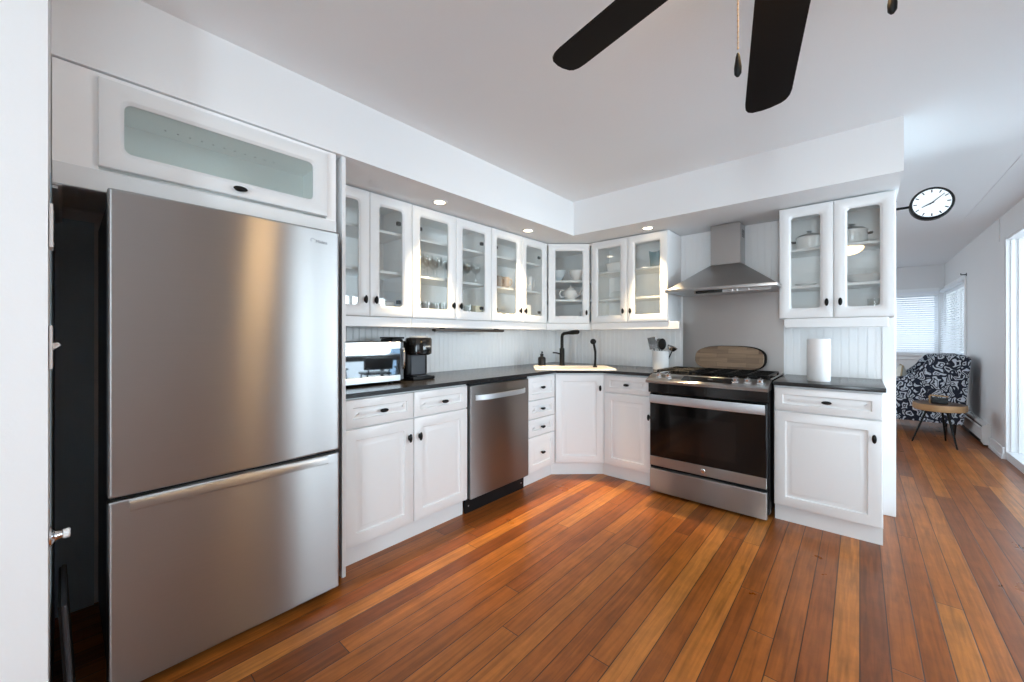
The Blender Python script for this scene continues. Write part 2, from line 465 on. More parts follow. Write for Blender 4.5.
def knob(parent, x, z, yf, vertical, mtx=None):
    mb = MB()
    mb.lathe([(.006, 0), (.005, -.008), (.0045, -.016)], (x, yf, z), 12, 'y')
    rx, rz = (.0105, .0245) if vertical else (.0245, .0105)
    mb.ball((x, yf - .019, z), rx, .008, rz, 16, 9)
    mb.ball((x, yf - .001, z), rx * .62, .003, rz * .62, 12, 6)
    if mtx: mb.xf(mtx)
    return mb.build('knob', 'knob', parent)


def base_cabinet(label, loc, rotz, wdt, fronts, dep=.58, toe=.033, group='white base cabinets', right_side=False):
    t = thing('base_cabinet', label, 'cabinet', loc, rotz, group)
    MB().box(0, wdt, 0, dep, .105, .859).build('carcass', 'cab', t)
    MB().box(0, wdt, toe, dep, 0, .105).build('toe_kick', 'cab', t)
    for kind, x0, x1, z0, z1, kx, kz in fronts:
        if kind == 'drawer':
            o = raised_panel(x0, x1, z0, z1, a=.042 if z1 - z0 < .2 else .05).build('drawer', 'cab', t)
            knob(o, kx, kz, -.02, False)
        else:
            o = raised_panel(x0, x1, z0, z1).build('door', 'cab', t)
            knob(o, kx, kz, -.02, True)
    return t


ZB, ZT = 1.285, 2.028     # wall cabinets


def wall_cabinet(label, loc, rotz, wdt, split, dep=.33, val=(0, 0), group='white glass-door wall cabinets', open_a=.06, rad=.018, shz=(1.578, 1.830), hinge=True):
    t = thing('wall_cabinet', label, 'cabinet', loc, rotz, group)
    th = .017; D = dep - .022
    mb = MB()
    mb.box(0, th, 0, D, ZB, ZT).box(wdt - th, wdt, 0, D, ZB, ZT).box(th, wdt - th, D - .008, D, ZB, ZT)
    mb.box(th, wdt - th, 0, D - .008, ZB, ZB + th).box(th, wdt - th, 0, D - .008, ZT - th, ZT)
    if split: mb.box(split - .012, split + .012, 0, .018, ZB + th, ZT - th)
    mb.build('carcass', 'cabin', t)
    for z in shz:
        MB().box(th + .001, wdt - th - .001, .035, D - .009, z - .018, z, .002, 1).build('shelf', 'cab', t)
    spans = [(.0015, split - .0015), (split + .0015, wdt - .0015)] if split else [(.0015, wdt - .0015)]
    for i, (x0, x1) in enumerate(spans):
        f, p = glass_frame(x0, x1, ZB + .001, ZT - .004, a=open_a, r=rad)
        d = f.build('door', 'cab', t)
        p.build('glass_pane', 'pane', d)
        kx = x1 - .032 if i == 0 and split else x0 + .032
        if not split: kx = x1 - .032
        knob(d, kx, 1.383, -.02, True)
        if hinge:
            hx = x1 - open_a - .004 if (i == 1 or not split) else x0 + open_a + .004
            s = -1 if (i == 1 or not split) else 1
            for hz in (1.383, 1.885):
                MB().box(min(hx, hx + s * .03), max(hx, hx + s * .03), .002, .02, hz - .012, hz + .012, .003, 1).build('hinge', 'black', d)
    MB().box(val[0], wdt - val[1], -.012, .006, 1.224, ZB - .002, .002, 1).build('light_valance', 'cab', t)
    return t


# ================================================================== THE SHELL
XL, YB, ZC = -2.51, 3.55, 2.325
fl = struct('floor', MB().box(-2.7, 1.04, -2.75, 9.6, -.06, 0), 'floor')
struct('floor_sunroom', MB().box(1.04, 4.3, .3, 6.4, -.06, .075), 'sunfloor')
struct('ceiling', MB().box(-2.7, 1.04, -2.75, 9.6, ZC, ZC + .1), 'ceil')
struct('ceiling_sunroom', MB().box(1.161, 4.3, .3, 6.4, 2.45, 2.5), 'ceil')
struct('wall_left', MB().box(XL - .12, XL, -.03, 5.9, 0, ZC).box(XL - .12, XL, 8.5, 9.6, 0, ZC).box(XL - .12, XL, 5.9, 8.5, 0, .8).box(XL - .12, XL, 5.9, 8.5, 2.1, ZC), 'wall')  # gap in the living-room part added for the fill lamp
struct('wall_back', MB().box(XL, .172, YB, YB + .12, 0, ZC), 'trim')
# wall stub to the left of the fridge alcove: end face towards the room
struct('wall_stub', MB().box(XL - .12, -1.555, -2.75, -.028, 0, ZC), 'wall')
struct('wall_alcove_back', MB().box(XL, XL + .012, -.027, .085, .0, 1.66), 'alcove')
struct('wall_alcove_side', MB().box(-2.497, -1.75, -.0275, -.0265, 0, 1.64), 'alcove')
# rear wall, unseen, with a window added for fill light
mb = MB()
wx0, wx1, wz0, wz1 = .22, .96, .12, 2.12
mb.box(-1.555, wx0, -2.75, -2.6, 0, ZC).box(wx1, 1.16, -2.75, -2.6, 0, ZC).box(wx0, wx1, -2.75, -2.6, 0, wz0).box(wx0, wx1, -2.75, -2.6, wz1, ZC)
struct('wall_front', mb, 'greywall')
# far living room wall with window
fx0, fx1, fz0, fz1 = -.9, .965, .87, 1.86
mb = MB().box(XL, fx0, 9.4, 9.52, 0, ZC).box(fx1, 1.16, 9.4, 9.52, 0, ZC).box(fx0, fx1, 9.4, 9.52, 0, fz0).box(fx0, fx1, 9.4, 9.52, fz1, ZC)
struct('wall_far', mb, 'greywall')
# right wall: living-room part with window, header over the sunroom opening, near part
ry0, ry1, rz0, rz1 = 7.72, 9.32, .89, 1.87
XR = 1.03
mb = MB().box(XR, XR + .13, 5.88, ry0, 0, ZC).box(XR, XR + .13, ry1, 9.4, 0, ZC).box(XR, XR + .13, ry0, ry1, 0, rz0).box(XR, XR + .13, ry0, ry1, rz1, ZC)
mb.box(XR, XR + .13, 1.75, 5.88, 2.085, ZC).box(XR, XR + .13, -2.6, -2.3, 0, ZC).box(XR, XR + .13, -.4, 1.75, 0, ZC).box(XR, XR + .13, -2.3, -.4, 0, .8).box(XR, XR + .13, -2.3, -.4, 2.2, ZC)  # opening behind the camera added for the right-hand fill
struct('wall_right', mb, 'greywall')
# opening lining: white jamb with stepped mouldings, sill, header lining
mb = MB().box(XR + .004, XR + .15, 5.865, 5.879, .07, 2.085).box(XR + .03, XR + .05, 5.855, 5.866, .08, 2.07, .003).box(XR + .075, XR + .12, 5.85, 5.866, .08, 2.07, .003)
mb.box(XR + .004, XR + .15, 1.751, 1.765, .07, 2.085).box(XR + .004, XR + .15, 1.765, 5.865, 2.07, 2.084)
struct('trim_1', mb, 'trim')
mb = MB().prism([(XR + .012, .0), (XR + .012, .035), (XR + .03, .06), (XR + .06, .074), (XR + .15, .076), (XR + .15, 0)], 1.766, 5.864, 'y')
struct('trim_2', mb, 'trim')
# sunroom shell
sx = 4.1
mb = MB().box(sx, sx + .12, .4, 6.3, 0, .75).box(sx, sx + .12, .4, 6.3, 2.1, 2.5).box(sx, sx + .12, .4, 1.0, .75, 2.1).box(sx, sx + .12, 5.3, 6.3, .75, 2.1)
struct('wall_sunroom_east', mb, 'wall')
struct('wall_sunroom_far', MB().box(1.16, sx, 6.2, 6.3, 0, 2.5), 'wall')
struct('wall_sunroom_near', MB().box(1.16, sx, .4, .5, 0, 2.5), 'wall')


def window(n, x0, x1, z0, z1, y, rot, loc, mull=1):
    """frame and glass in local x/z, wall thickness along local +y"""
    e = bpy.data.objects.new('window_%d' % n, None); COL.objects.link(e); e.location = loc; e.rotation_euler = (0, 0, rot); e['kind'] = 'structure'
    f = MB().box(x0, x0 + .05, 0, .09, z0, z1, .004, 1).box(x1 - .05, x1, 0, .09, z0, z1, .004, 1).box(x0 + .05, x1 - .05, 0, .09, z0, z0 + .05, .004, 1).box(x0 + .05, x1 - .05, 0, .09, z1 - .05, z1, .004, 1)
    for k in range(mull):
        xm = x0 + (x1 - x0) * (k + 1) / (mull + 1)
        f.box(xm - .025, xm + .025, .02, .08, z0 + .05, z1 - .05)
    f.build('window_frame', 'trim', e)
    MB().box(x0 + .05, x1 - .05, .045, .05, z0 + .05, z1 - .05).build('window_pane', 'winpane', e)
    c = MB().box(x0 - .07, x0, -.018, .0, z0 - .07, z1 + .07, .003, 1).box(x1, x1 + (.06 if n != 1 else .06), -.018, .0, z0 - .07, z1 + .07, .003, 1).box(x0, x1, -.018, 0, z1, z1 + .09, .003, 1)
    c.box(x0 - .08, x1 + .06, -.05, .0, z0 - .035, z0, .004, 1).box(x0 - .06, x1 + .05, -.016, 0, z0 - .10, z0 - .036, .003, 1)
    c.build('window_casing', 'trim', e)
    return e


window(1, 0, fx1 - fx0, fz0, fz1, 0, 0, (fx0, 9.4, 0), 1)
window(2, 0, ry1 - ry0, rz0, rz1, 0, -PI / 2, (XR, ry1, 0), 1)
window(3, 0, wx1 - wx0, wz0, wz1, 0, PI, (wx1, -2.6, 0), 0)  # added unseen window around the rear fill lamp
window(4, 0, 4.3, .75, 2.1, 0, -PI / 2, (sx, 5.3, 0), 3)
window(6, 0, 2.6, .8, 2.1, 0, PI / 2, (XL, 5.9, 0), 1)  # added unseen window around the living-room fill lamp
window(5, 0, 1.9, .8, 2.2, 0, -PI / 2, (XR, -.4, 0), 1)  # added unseen window around the right-hand fill lamp

# baseboards and end casing of the back wall
mb = MB().box(XR - .016, XR, 5.882, 6.395, 0, .11, .003, 1)
mb.box(XR - .022, XR - .016, 5.882, 6.395, 0, .03)
struct('baseboard_right', mb, 'trim')
struct('baseboard_far', MB().box(XL, XR, 9.385, 9.399, 0, .11, .003, 1), 'trim')
struct('trim_3', MB().box(.108, .175, YB - .013, YB, 0, ZC - .29, .003, 1), 'trim')
struct('trim_4', MB().box(.774, .784, 3.7, 6.1, ZC - .006, ZC, .001, 1), 'ceil')
struct('trim_5', MB().box(XR - .008, XR, 6.05, 6.07, 2.09, ZC - .01, .001, 1), 'greywall')

# dropped soffit over the cabinets (left run, back run)
ZS, XS, YS = 2.036, -1.86, 2.915
mb = MB().prism([(XL, -.0275), (XS, -.0275), (XS, YS), (.174, YS), (.174, YB), (XL, YB)], ZS, ZC)
struct('soffit', mb, 'soffit')


def beadboard(name, x0, x1, z0, z1, pitch=.0445):
    """tongue-and-groove boards: one ribbon of v-grooves and beads, local x, facing -y"""
    pts = [(x0, 0), (x0, -.0085)]
    x = x0
    while x < x1 - 1e-4:
        xe = min(x + pitch, x1)
        for fx, y in ((.0, -.0062), (.03, -.0085), (.82, -.0085), (.85, -.0062), (.88, -.0068), (.925, -.0082), (.97, -.0068)):
            xx = x + fx * pitch
            if x0 + 1e-4 < xx < xe: pts.append((xx, y))
        x = xe
    pts += [(x1, -.008), (x1, 0)]
    return MB().prism(pts, z0, z1)


o = struct('wall_panelling_left', beadboard('b', .0, 2.65, .87, ZS - .002), 'bead'); o.location = (XL, .9, 0); o.rotation_euler = (0, 0, PI / 2)
o = struct('wall_panelling_back', beadboard('b', 0.01, 2.618, .0, ZS - .002), 'bead'); o.location = (XL, YB, 0)

# ================================================================== LEFT RUN
# fridge alcove cabinet above the fridge
t = thing('fridge_top_cabinet', 'wide white cabinet above the fridge with one long lift-up glass door', 'cabinet', (-1.87, -.026, 0), PI / 2)
W = .88
mb = MB().box(0, .02, 0, .62, 1.64, 2.032).box(W - .02, W, 0, .62, 1.64, 2.032).box(.02, W - .02, .34, .355, 1.715, 2.012).box(.02, W - .02, 0, .6, 2.012, 2.032).box(.02, W - .02, 0, .6, 1.70, 1.715)
mb.box(.02, .098, 0, .018, 1.715, 2.012).box(W - .045, W - .02, 0, .018, 1.715, 2.012)
mb.build('carcass', 'cabin', t)
MB().box(.0, W, -.006, .02, 1.642, 1.712, .002, 1).build('bottom_rail', 'cab', t)
f, p = glass_frame(.098, .832, 1.722, 2.012, yf=-.022, a=.056, r=.022)
d = f.build('door', 'cab', t); p.build('glass_pane', 'liftpane', d)
knob(d, .485, 1.748, -.022, False)
mb = MB()
for k in range(11):
    mb.cyl((.30 + .04 * k, .27, 2.0105), .003, .0012, 8)
mb.build('shelf_pin_holes', 'black', t)['kind'] = 'stuff'
MB().box(0, .012, .02, .60, 1.632, 1.6395).build('side_cleat', 'cab', t)

# tall white end panel
e = MB().box(-2.50, -1.872, .884, .903, 0, ZS - .001, .001, 1).build('end_panel', 'cab')
tag(e, 'tall white end panel between the fridge and the base cabinets', 'panel')

# ---- fridge
t = thing('refrigerator', 'tall stainless steel fridge with a freezer drawer below', 'refrigerator', (-1.765, .088, 0), PI / 2)
FW = .735
MB().box(.008, FW - .008, .055, .70, .03, 1.625, .006).build('body', 'greyplastic', t)
d = MB().box(0, FW, 0, .05, .655, 1.636, .011, 4).build('door', 'steel', t)
text('brand_badge', 'Midea', .021, 'logo', d, Matrix.Translation((.655, -.0006, 1.578)) @ Matrix.Rotation(PI / 2, 4, 'X'))
mb = MB().tube([(.655 - .037 + .008 * math.cos(a), -.0004, 1.581 + .008 * math.sin(a)) for a in [PI * .1 + i * .22 for i in range(18)]], .0009, 6)
mb.build('brand_swirl', 'logo', d)
fd = MB().box(0, FW, 0, .05, .035, .645, .011, 4).build('freezer_drawer', 'steel', t)
hm = MB().prism([(-.001, .603), (-.009, .606), (-.010, .611), (-.006, .632), (-.0015, .643), (.004, .643), (.004, .603)], .05, .68, 'x')
hm.build('handle', 'steel', fd, label='pale silver recessed drawer pull')
MB().box(.01, FW - .01, .02, .05, .6445, .6555).build('door_gasket', 'dark', t)
for x in (.06, FW - .06):
    MB().cyl((x, .09, .0), .018, .031, 14).build('foot', 'dark', t)
    MB().cyl((x, .60, .0), .018, .031, 14).build('foot', 'dark', t)
MB().box(.02, FW - .02, .058, .075, .006, .03).build('kick_grille', 'dark', t)

# ---- wall plates and hooks on the stub wall's side face (facing the alcove), seen edge-on
t = thing('switch_plate', 'white light switch plate with a toggle, on the wall edge left of the fridge', 'light switch', (-1.60, -.0264, 1.14), PI)
MB().box(-.035, .035, -.006, 0, -.057, .057, .003).build('plate', 'plate', t)
MB().prism([(-.006, -.008), (-.02, .004), (-.016, .012), (-.006, .010)], -.006, .006, 'x').build('toggle', 'plate', t)
t = thing('wall_plate', 'blank white cover plate on the wall edge, above the light switch', 'cover plate', (-1.60, -.0264, 1.455), PI)
MB().box(-.035, .035, -.007, 0, -.057, .057, .003).build('plate', 'plate', t)
MB().ball((0, -.007, .042), .003, .0015, .003, 8, 5).build('screw', 'plate', t)
MB().ball((0, -.007, -.042), .003, .0015, .003, 8, 5).build('screw', 'plate', t)
t = thing('door_stop', 'chrome wall bumper with a white rubber tip at the lower left wall edge', 'door stop', (-1.585, -.0264, .645), PI)
MB().lathe([(.026, 0), (.026, -.004), (.014, -.010), (.010, -.022), (.012, -.024)], (0, 0, 0), 20, 'y').build('base', 'chrome', t)
MB().lathe([(.012, -.0241), (.0125, -.034), (.010, -.037)], (0, 0, 0), 18, 'y').build('rubber_tip', 'plate', t)
t = thing('tray', 'dark framed tray leaning in the gap beside the fridge', 'tray', (-1.70, .015, 0), 0)
mb = MB().box(-.30, .0, -.008, .002, .004, .40, .003)
mb.xf(Matrix.Rotation(.05, 4, 'X')); mb.build('panel', 'dark', t)
mb = MB().tube([(-.30, .004, .008), (0, .004, .008), (0, .004, .40), (-.30, .004, .40), (-.30, .004, .008)], .006, 8)
mb.xf(Matrix.Rotation(.05, 4, 'X')); mb.build('rim', 'greyplastic', t)

# ---- base cabinets along the left wall
base_cabinet('white base cabinet right of the fridge with two drawers over two doors', (-1.92, .905, 0), PI / 2, .82,
             [('drawer', .006, .405, .705, .848, .212, .776), ('drawer', .411, .815, .705, .848, .622, .772),
              ('door', .006, .405, .112, .699, .374, .596), ('door', .411, .815, .112, .699, .443, .594)])
# dishwasher
t = thing('dishwasher', 'stainless steel dishwasher with a bar handle under the black counter', 'dishwasher', (-1.905, 1.735, 0), PI / 2)
MB().box(.004, .600, .02, .57, .10, .857).build('tub', 'dark', t)
dd = MB().box(.004, .600, -.014, .02, .105, .842, .006, 3).build('door', 'steeld', t)
MB().box(.004, .600, .0, .02, .844, .857).build('control_edge', 'dark', t)
hb = MB()
NP = 14
path = [(.045 + .51 * i / NP, -.014 - .035 * min(1, 4 * min(i / NP, 1 - i / NP)) ** .5, .762) for i in range(NP + 1)]
hb.loops([[(x, y - .006, z - .017), (x, y - .006, z + .017), (x, y + .005, z + .017), (x, y + .005, z - .017)] for x, y, z in path])
hb.build('handle', 'silver', dd)
MB().box(.004, .600, .035, .05, .0, .104).build('toe_plate', 'dark', t)
for x in (.03, .57):
    MB().cyl((x, .0345, .045), .005, .002, 10, 'y').build('screw', 'silver', t)

base_cabinet('narrow white stack of four drawers between the dishwasher and the corner', (-1.92, 2.343, 0), PI / 2, .352,
             [('drawer', .004, .348, .668, .848, .172, .76), ('drawer', .004, .348, .523, .662, .172, .592), ('drawer', .004, .348, .384, .517, .172, .448),
              ('drawer', .004, .348, .112, .378, .172, .245)])
# diagonal corner sink cabinet
ax, ay, bx_, by_ = -1.901, 2.702, -1.594, 2.962
ang = math.atan2(by_ - ay, bx_ - ax); dl = math.hypot(bx_ - ax, by_ - ay)
t = thing('sink_cabinet', 'white corner sink cabinet set at an angle, with a single tall door', 'cabinet', (ax, ay, 0), 0)
def rel(p): return (p[0] - ax, p[1] - ay)
nx, ny = math.sin(ang), -math.cos(ang)     # outward normal of the diagonal front
MB().prism([rel(p) for p in ((-2.50, 2.697), (-1.921, 2.697), (ax - .02 * nx, ay - .02 * ny + .0), (bx_ - .02 * nx, by_ - .02 * ny), (-1.59, 2.981), (-1.59, 3.53), (-2.50, 3.53))], .105, .859).build('carcass', 'cab', t)
MB().prism([rel(p) for p in ((-2.50, 2.697), (-1.953, 2.697), (-1.953, 2.715), (-1.632, 3.012), (-1.59, 3.012), (-1.59, 3.53), (-2.50, 3.53))], 0, .105).build('toe_kick', 'cab', t)
RM = Matrix.Rotation(ang, 4, 'Z')
d = raised_panel(.003, dl - .003, .112, .848, yf=0, t=.018).xf(RM).build('door', 'cab', t)
knob(d, dl - .034, .735, 0, True, RM)

base_cabinet('white base cabinet left of the range with one drawer over one door', (-1.589, 2.98, 0), 0, .397,
             [('drawer', .005, .392, .705, .848, .20, .776), ('door', .005, .392, .112, .699, .380, .545)], dep=.55, toe=.028)
base_cabinet('white base cabinet right of the range at the end of the run', (-.408, 2.98, 0), 0, .505,
             [('drawer', .004, .501, .705, .848, .262, .776), ('door', .004, .501, .112, .699, .468, .600)], dep=.55, toe=.035)

# ---- worktops
mb = MB().prism([(-2.497, .906), (-1.878, .906), (-1.878, 2.683), (-1.595, 2.937), (-1.192, 2.937), (-1.192, 3.535), (-2.497, 3.535)], .86, .884, bev=.003)
tag(mb.build('countertop', 'counter'), 'long black L-shaped countertop running through the sink corner', 'countertop', 'black countertops')
mb = MB().box(-.410, .108, 2.937, 3.535, .86, .884, .003)
tag(mb.build('countertop', 'counter'), 'short black countertop under the paper towel roll, right of the range', 'countertop', 'black countertops')

# ---- sink
t = thing('corner_sink', 'cream drop-in sink set across the counter corner', 'sink', (-1.875, 2.925, .884), ang)
def RL(x0, x1, y0, y1, r, z, k=6):
    return [(p[0], p[2], z) for p in rrect(x0, x1, y0, y1, r, 0, k)]
SW, SD = .335, .23
mb = MB().loops([RL(-SW, SW, -SD, SD, .05, .0005), RL(-SW, SW, -SD, SD, .05, .008), RL(-SW + .008, SW - .008, -SD + .008, SD - .008, .045, .013),
                 RL(-SW + .035, SW - .035, -SD + .035, SD - .075, .05, .012), RL(-SW + .045, SW - .045, -SD + .045, SD - .085, .05, .003), RL(-SW + .05, SW - .05, -SD + .05, SD - .09, .05, .0012)])
mb.build('basin', 'cream', t)
MB().cyl((0, -.02, .0014), .04, .002, 20).build('drain', 'chrome', t)

# faucet
c45, s45 = math.cos(ang), math.sin(ang)
FX, FY = -2.05, 3.02
t = thing('faucet', 'matte black kitchen faucet with an angular pull-out spout', 'faucet', (FX, FY, .8962), ang)
MB().lathe([(.027, .0), (.027, .008), (.023, .012), (.023, .15), (.021, .158)], (0, 0, 0), 20).build('body', 'black', t)
MB().tube([(0, 0, .15), (0, 0, .262), (.004, -.004, .282), (.018, -.018, .294), (.05, -.05, .298), (.07, -.07, .300)], .0145, 14).build('spout', 'black', t)
MB().tube([(.06, -.06, .299), (.085, -.085, .302), (.125, -.125, .306), (.132, -.132, .304)], .016, 14, [.0155, .020, .020, .014]).build('spray_head', 'black', t)
MB().tube([(-.015, 0, .105), (-.05, 0, .115), (-.085, 0, .118)], .0065, 10).build('lever', 'black', t)
t = thing('side_sprayer', 'slim black side sprayer on a bowed stem right of the faucet', 'sprayer', (-1.795, 3.17, .884), ang)
MB().lathe([(.020, 0), (.018, .012), (.011, .018), (.010, .03)], (0, 0, 0), 16).build('base', 'black', t)
MB().tube([(0, 0, .02), (.004, 0, .08), (.003, 0, .14), (-.008, 0, .20), (-.012, 0, .215)], .0105, 12).build('stem', 'black', t)
MB().lathe([(.012, -.022), (.024, -.018), (.026, .010), (.016, .016)], (-.016, 0, .232), 16, 'y').build('spray_head', 'black', t)
t = thing('soap_bottle', 'small black soap bottle with a pump, left of the faucet', 'soap bottle', (-2.195, 2.905, .884))
MB().lathe([(.033, 0), (.036, .004), (.036, .075), (.03, .088), (.015, .094), (.014, .104)], (0, 0, 0), 20).build('bottle', 'dark', t)
MB().lathe([(.016, .1045), (.016, .118), (.006, .121), (.005, .14)], (0, 0, 0), 14).tube([(0, 0, .137), (.03, -.03, .134)], .006, 8).build('pump', 'dark', t)

# ---- microwave
t = thing('microwave', 'microwave with a mirrored front and silver strips on the counter by the fridge', 'microwave', (-2.095, .925, .884), PI / 2)
MW, MH = .425, .248
MB().box(.002, MW - .002, .018, .36, .012, MH, .006).build('case', 'black', t)
dr = MB().box(0, MW, 0, .018, .012, MH + .002, .004).build('door', 'dark', t)
MB().box(.003, MW - .003, -.0025, .0, .050, .205, .001, 1).build('mirror_glass', 'mirror', dr)
MB().box(.001, MW - .001, -.004, -.0002, .207, MH, .0015, 1).box(.001, MW - .001, -.004, -.0002, .014, .048, .0015, 1).build('silver_strip', 'silver', dr)
MB().prism([(MW + .001, .0), (MW + .018, -.002), (MW + .03, .012), (MW + .03, .07), (MW + .001, .07)], .02, MH - .004).build('control_end', 'greyplastic', t)
MB().tube([(MW + .015, -.006, .085), (MW + .015, -.018, .105), (MW + .015, -.018, .19), (MW + .015, -.006, .21)], .006, 8).build('handle', 'chrome', dr)
for x in (.04, MW - .04):
    for y in (.05, .31):
        MB().cyl((x, y, 0), .012, .0125, 12).build('foot', 'dark', t)

# ---- coffee maker
t = thing('coffee_maker', 'black single-cup coffee maker standing next to the microwave', 'coffee maker', (-2.12, 1.54, .884), PI / 2)
MB().box(-.085, .085, -.008, .24, .0, .022, .008).build('base', 'dark', t)
MB().box(-.085, .085, .07, .24, .022, .25, .02, 3).build('column', 'dark', t)
MB().box(-.05, .06, .066, .07, .03, .158, .0015, 1).build('back_plate', 'greyplastic', t)
hd = MB().lathe([(.070, .160), (.083, .168), (.085, .18), (.085, .262), (.078, .272)], (0, .055, 0), 32).build('brew_head', 'blackgloss', t)
MB().lathe([(.062, .2725), (.06, .279), (.04, .281)], (0, .055, 0), 28).build('lid_ring', 'silver', hd)
text('brand_badge', 'KEURIG', .013, 'plate', hd, Matrix.Translation((0.012, -.0315, .215)) @ Matrix.Rotation(PI / 2, 4, 'X'))
MB().box(-.17, -.087, .10, .24, .03, .265, .01).build('water_tank', 'dark', t)
MB().box(-.172, -.086, .09, .245, .2655, .277, .004).build('tank_lid', 'black', t)
MB().box(-.055, .055, -.004, .06, .0225, .028, .002, 1).build('drip_tray', 'greyplastic', t)

# ---- under-cabinet light bar
t = thing('light_bar', 'slim bronze under-cabinet light bar above the left counter', 'light bar', (-2.26, 1.745, 1.19), PI / 2)
MB().box(0, .72, 0, .045, .012, .030, .004).build('housing', 'bronze', t)
MB().box(.01, .71, .006, .039, .009, .0118).build('lens', 'greyplastic', t)
for x in (.06, .63): MB().box(x, x + .03, .01, .035, .0302, .094).build('bracket', 'bronze', t)

# ---- wall cabinets
LX = -2.20
GW = 'white glass-door wall cabinets'
wall_cabinet('white two-door glass wall cabinet above the microwave, nearest the fridge', (LX, .905, 0), PI / 2, .588, .294, val=(0, 0))
wall_cabinet('white two-door glass wall cabinet full of wine glasses and tumblers', (LX, 1.495, 0), PI / 2, .735, .372)
wall_cabinet('white two-door glass wall cabinet left of the corner, holding mugs and a white jar', (LX, 2.232, 0), PI / 2, .733, .375)
wall_cabinet('white two-door glass wall cabinet between the corner and the range hood', (-1.863, 3.24, 0), 0, .70, .351, val=(0, -.085), hinge=False, shz=(1.505, 1.755), rad=.005)
wall_cabinet('white two-door glass wall cabinet right of the range hood, above the paper towels', (-.413, 3.24, 0), 0, .571, .288, val=(.028, .03), hinge=False, shz=(1.505, 1.755))

# diagonal corner wall cabinet
ax2, ay2, bx2, by2 = -2.18, 2.968, -1.878, 3.242
an2 = math.atan2(by2 - ay2, bx2 - ax2); dl2 = math.hypot(bx2 - ax2, by2 - ay2)
t = thing('wall_cabinet', 'white corner wall cabinet with a single glass door showing a teapot', 'cabinet', (ax2, ay2, 0), 0, GW)
def rel2(p): return (p[0] - ax2, p[1] - ay2)
n2 = Vector((math.sin(an2), -math.cos(an2)))
A = Vector((ax2, ay2)) - n2 * .02; B = Vector((bx2, by2)) - n2 * .02
P1, P2 = Vector((-2.497, 2.968)), Vector((-1.867, 3.535))
poly = [rel2(p) for p in ((-2.497, 2.967), (A.x, 2.967), (A.x, A.y), (B.x, B.y), (-1.866, B.y), (-1.866, 3.535), (-2.497, 3.535))]
mb = MB().prism(poly, ZB, ZB + .017).prism(poly, ZT - .017, ZT)
mb.prism([rel2(p) for p in ((-2.497, 2.967), (-2.482, 2.967), (-2.482, 3.535), (-2.497, 3.535))], ZB + .017, ZT - .017)
mb.prism([rel2(p) for p in ((-2.482, 3.52), (-1.866, 3.52), (-1.866, 3.535), (-2.482, 3.535))], ZB + .017, ZT - .017)
mb.prism([rel2(p) for p in ((-2.482, 2.967), (A.x, 2.967), (A.x, 2.982), (-2.482, 2.982))], ZB + .017, ZT - .017)
mb.prism([rel2(p) for p in ((-1.881, B.y), (-1.866, B.y), (-1.866, 3.52), (-1.881, 3.52))], ZB + .017, ZT - .017)
mb.build('carcass', 'cabin', t)
shp = [rel2(p) for p in ((-2.48, 2.985), (A.x - .03, 2.985), (B.x - .02, B.y + .03), (-1.884, B.y + .04), (-1.884, 3.518), (-2.48, 3.518))]
for z in (1.51, 1.69):
    MB().prism(shp, z - .018, z).build('shelf', 'cab', t)
R2 = Matrix.Rotation(an2, 4, 'Z')
f, p = glass_frame(.012, dl2 - .012, ZB + .001, ZT - .004, yf=0, a=.06, r=.004)
d = f.xf(R2).build('door', 'cab', t); p.xf(R2).build('glass_pane', 'pane', d)
knob(d, dl2 - .045, 1.383, 0, True, R2)
MB().box(-.005, dl2 + .005, .008, .026, 1.224, ZB - .002, .002, 1).xf(R2).build('light_valance', 'cab', t)

# ================================================================== RANGE, HOOD
t = thing('range', 'stainless steel slide-in gas range with a black glass oven door', 'range', (-1.185, 2.885, 0), 0)
RW = .765
MB().box(.004, RW - .004, .035, .62, .045, .861).build('body', 'dark', t)
dw = MB().box(.012, RW - .012, -.004, .033, .022, .190, .005, 3).build('warming_drawer', 'steelr', t)
door = MB().box(.012, RW - .012, .0, .033, .212, .745, .003, 1).build('oven_door', 'dark', t)
MB().box(.014, RW - .014, -.006, -.0002, .283, .742, .003, 1).build('door_glass', 'ovenglass', door)
MB().box(.014, RW - .014, -.006, -.0002, .214, .2815, .002, 1).build('bottom_strip', 'steelr', door)
MB().box(.16, .58, -.0068, -.0061, .34, .60, .0003, 1).build('window_glass', 'blackgloss', door)
h = MB()
path = [(.024 + (RW - .042) * i / 16, -.032 - .010 * math.sin(PI * i / 16)) for i in range(17)]
h.loops([[(x, y - .006, .680), (x, y - .010, .70), (x, y - .006, .740), (x, y + .008, .740), (x, y + .008, .680)] for x, y in path])
h.box(.04, .065, -.036, -.006, .695, .725).box(RW - .055, RW - .03, -.036, -.006, .695, .725)
h.build('handle', 'silver', door)
bd = MB().lathe([(.014, 0), (.014, -.002), (.012, -.003)], (.383, -.006, .248), 24, 'y').build('badge', 'chrome', door)
text('badge_monogram', 'GE', .013, 'logo', bd, Matrix.Translation((.383, -.0092, .248)) @ Matrix.Rotation(PI / 2, 4, 'X'))
MB().box(.004, RW - .004, -.01, .033, .752, .822, .002, 1).build('vent_trim', 'blackgloss', t)
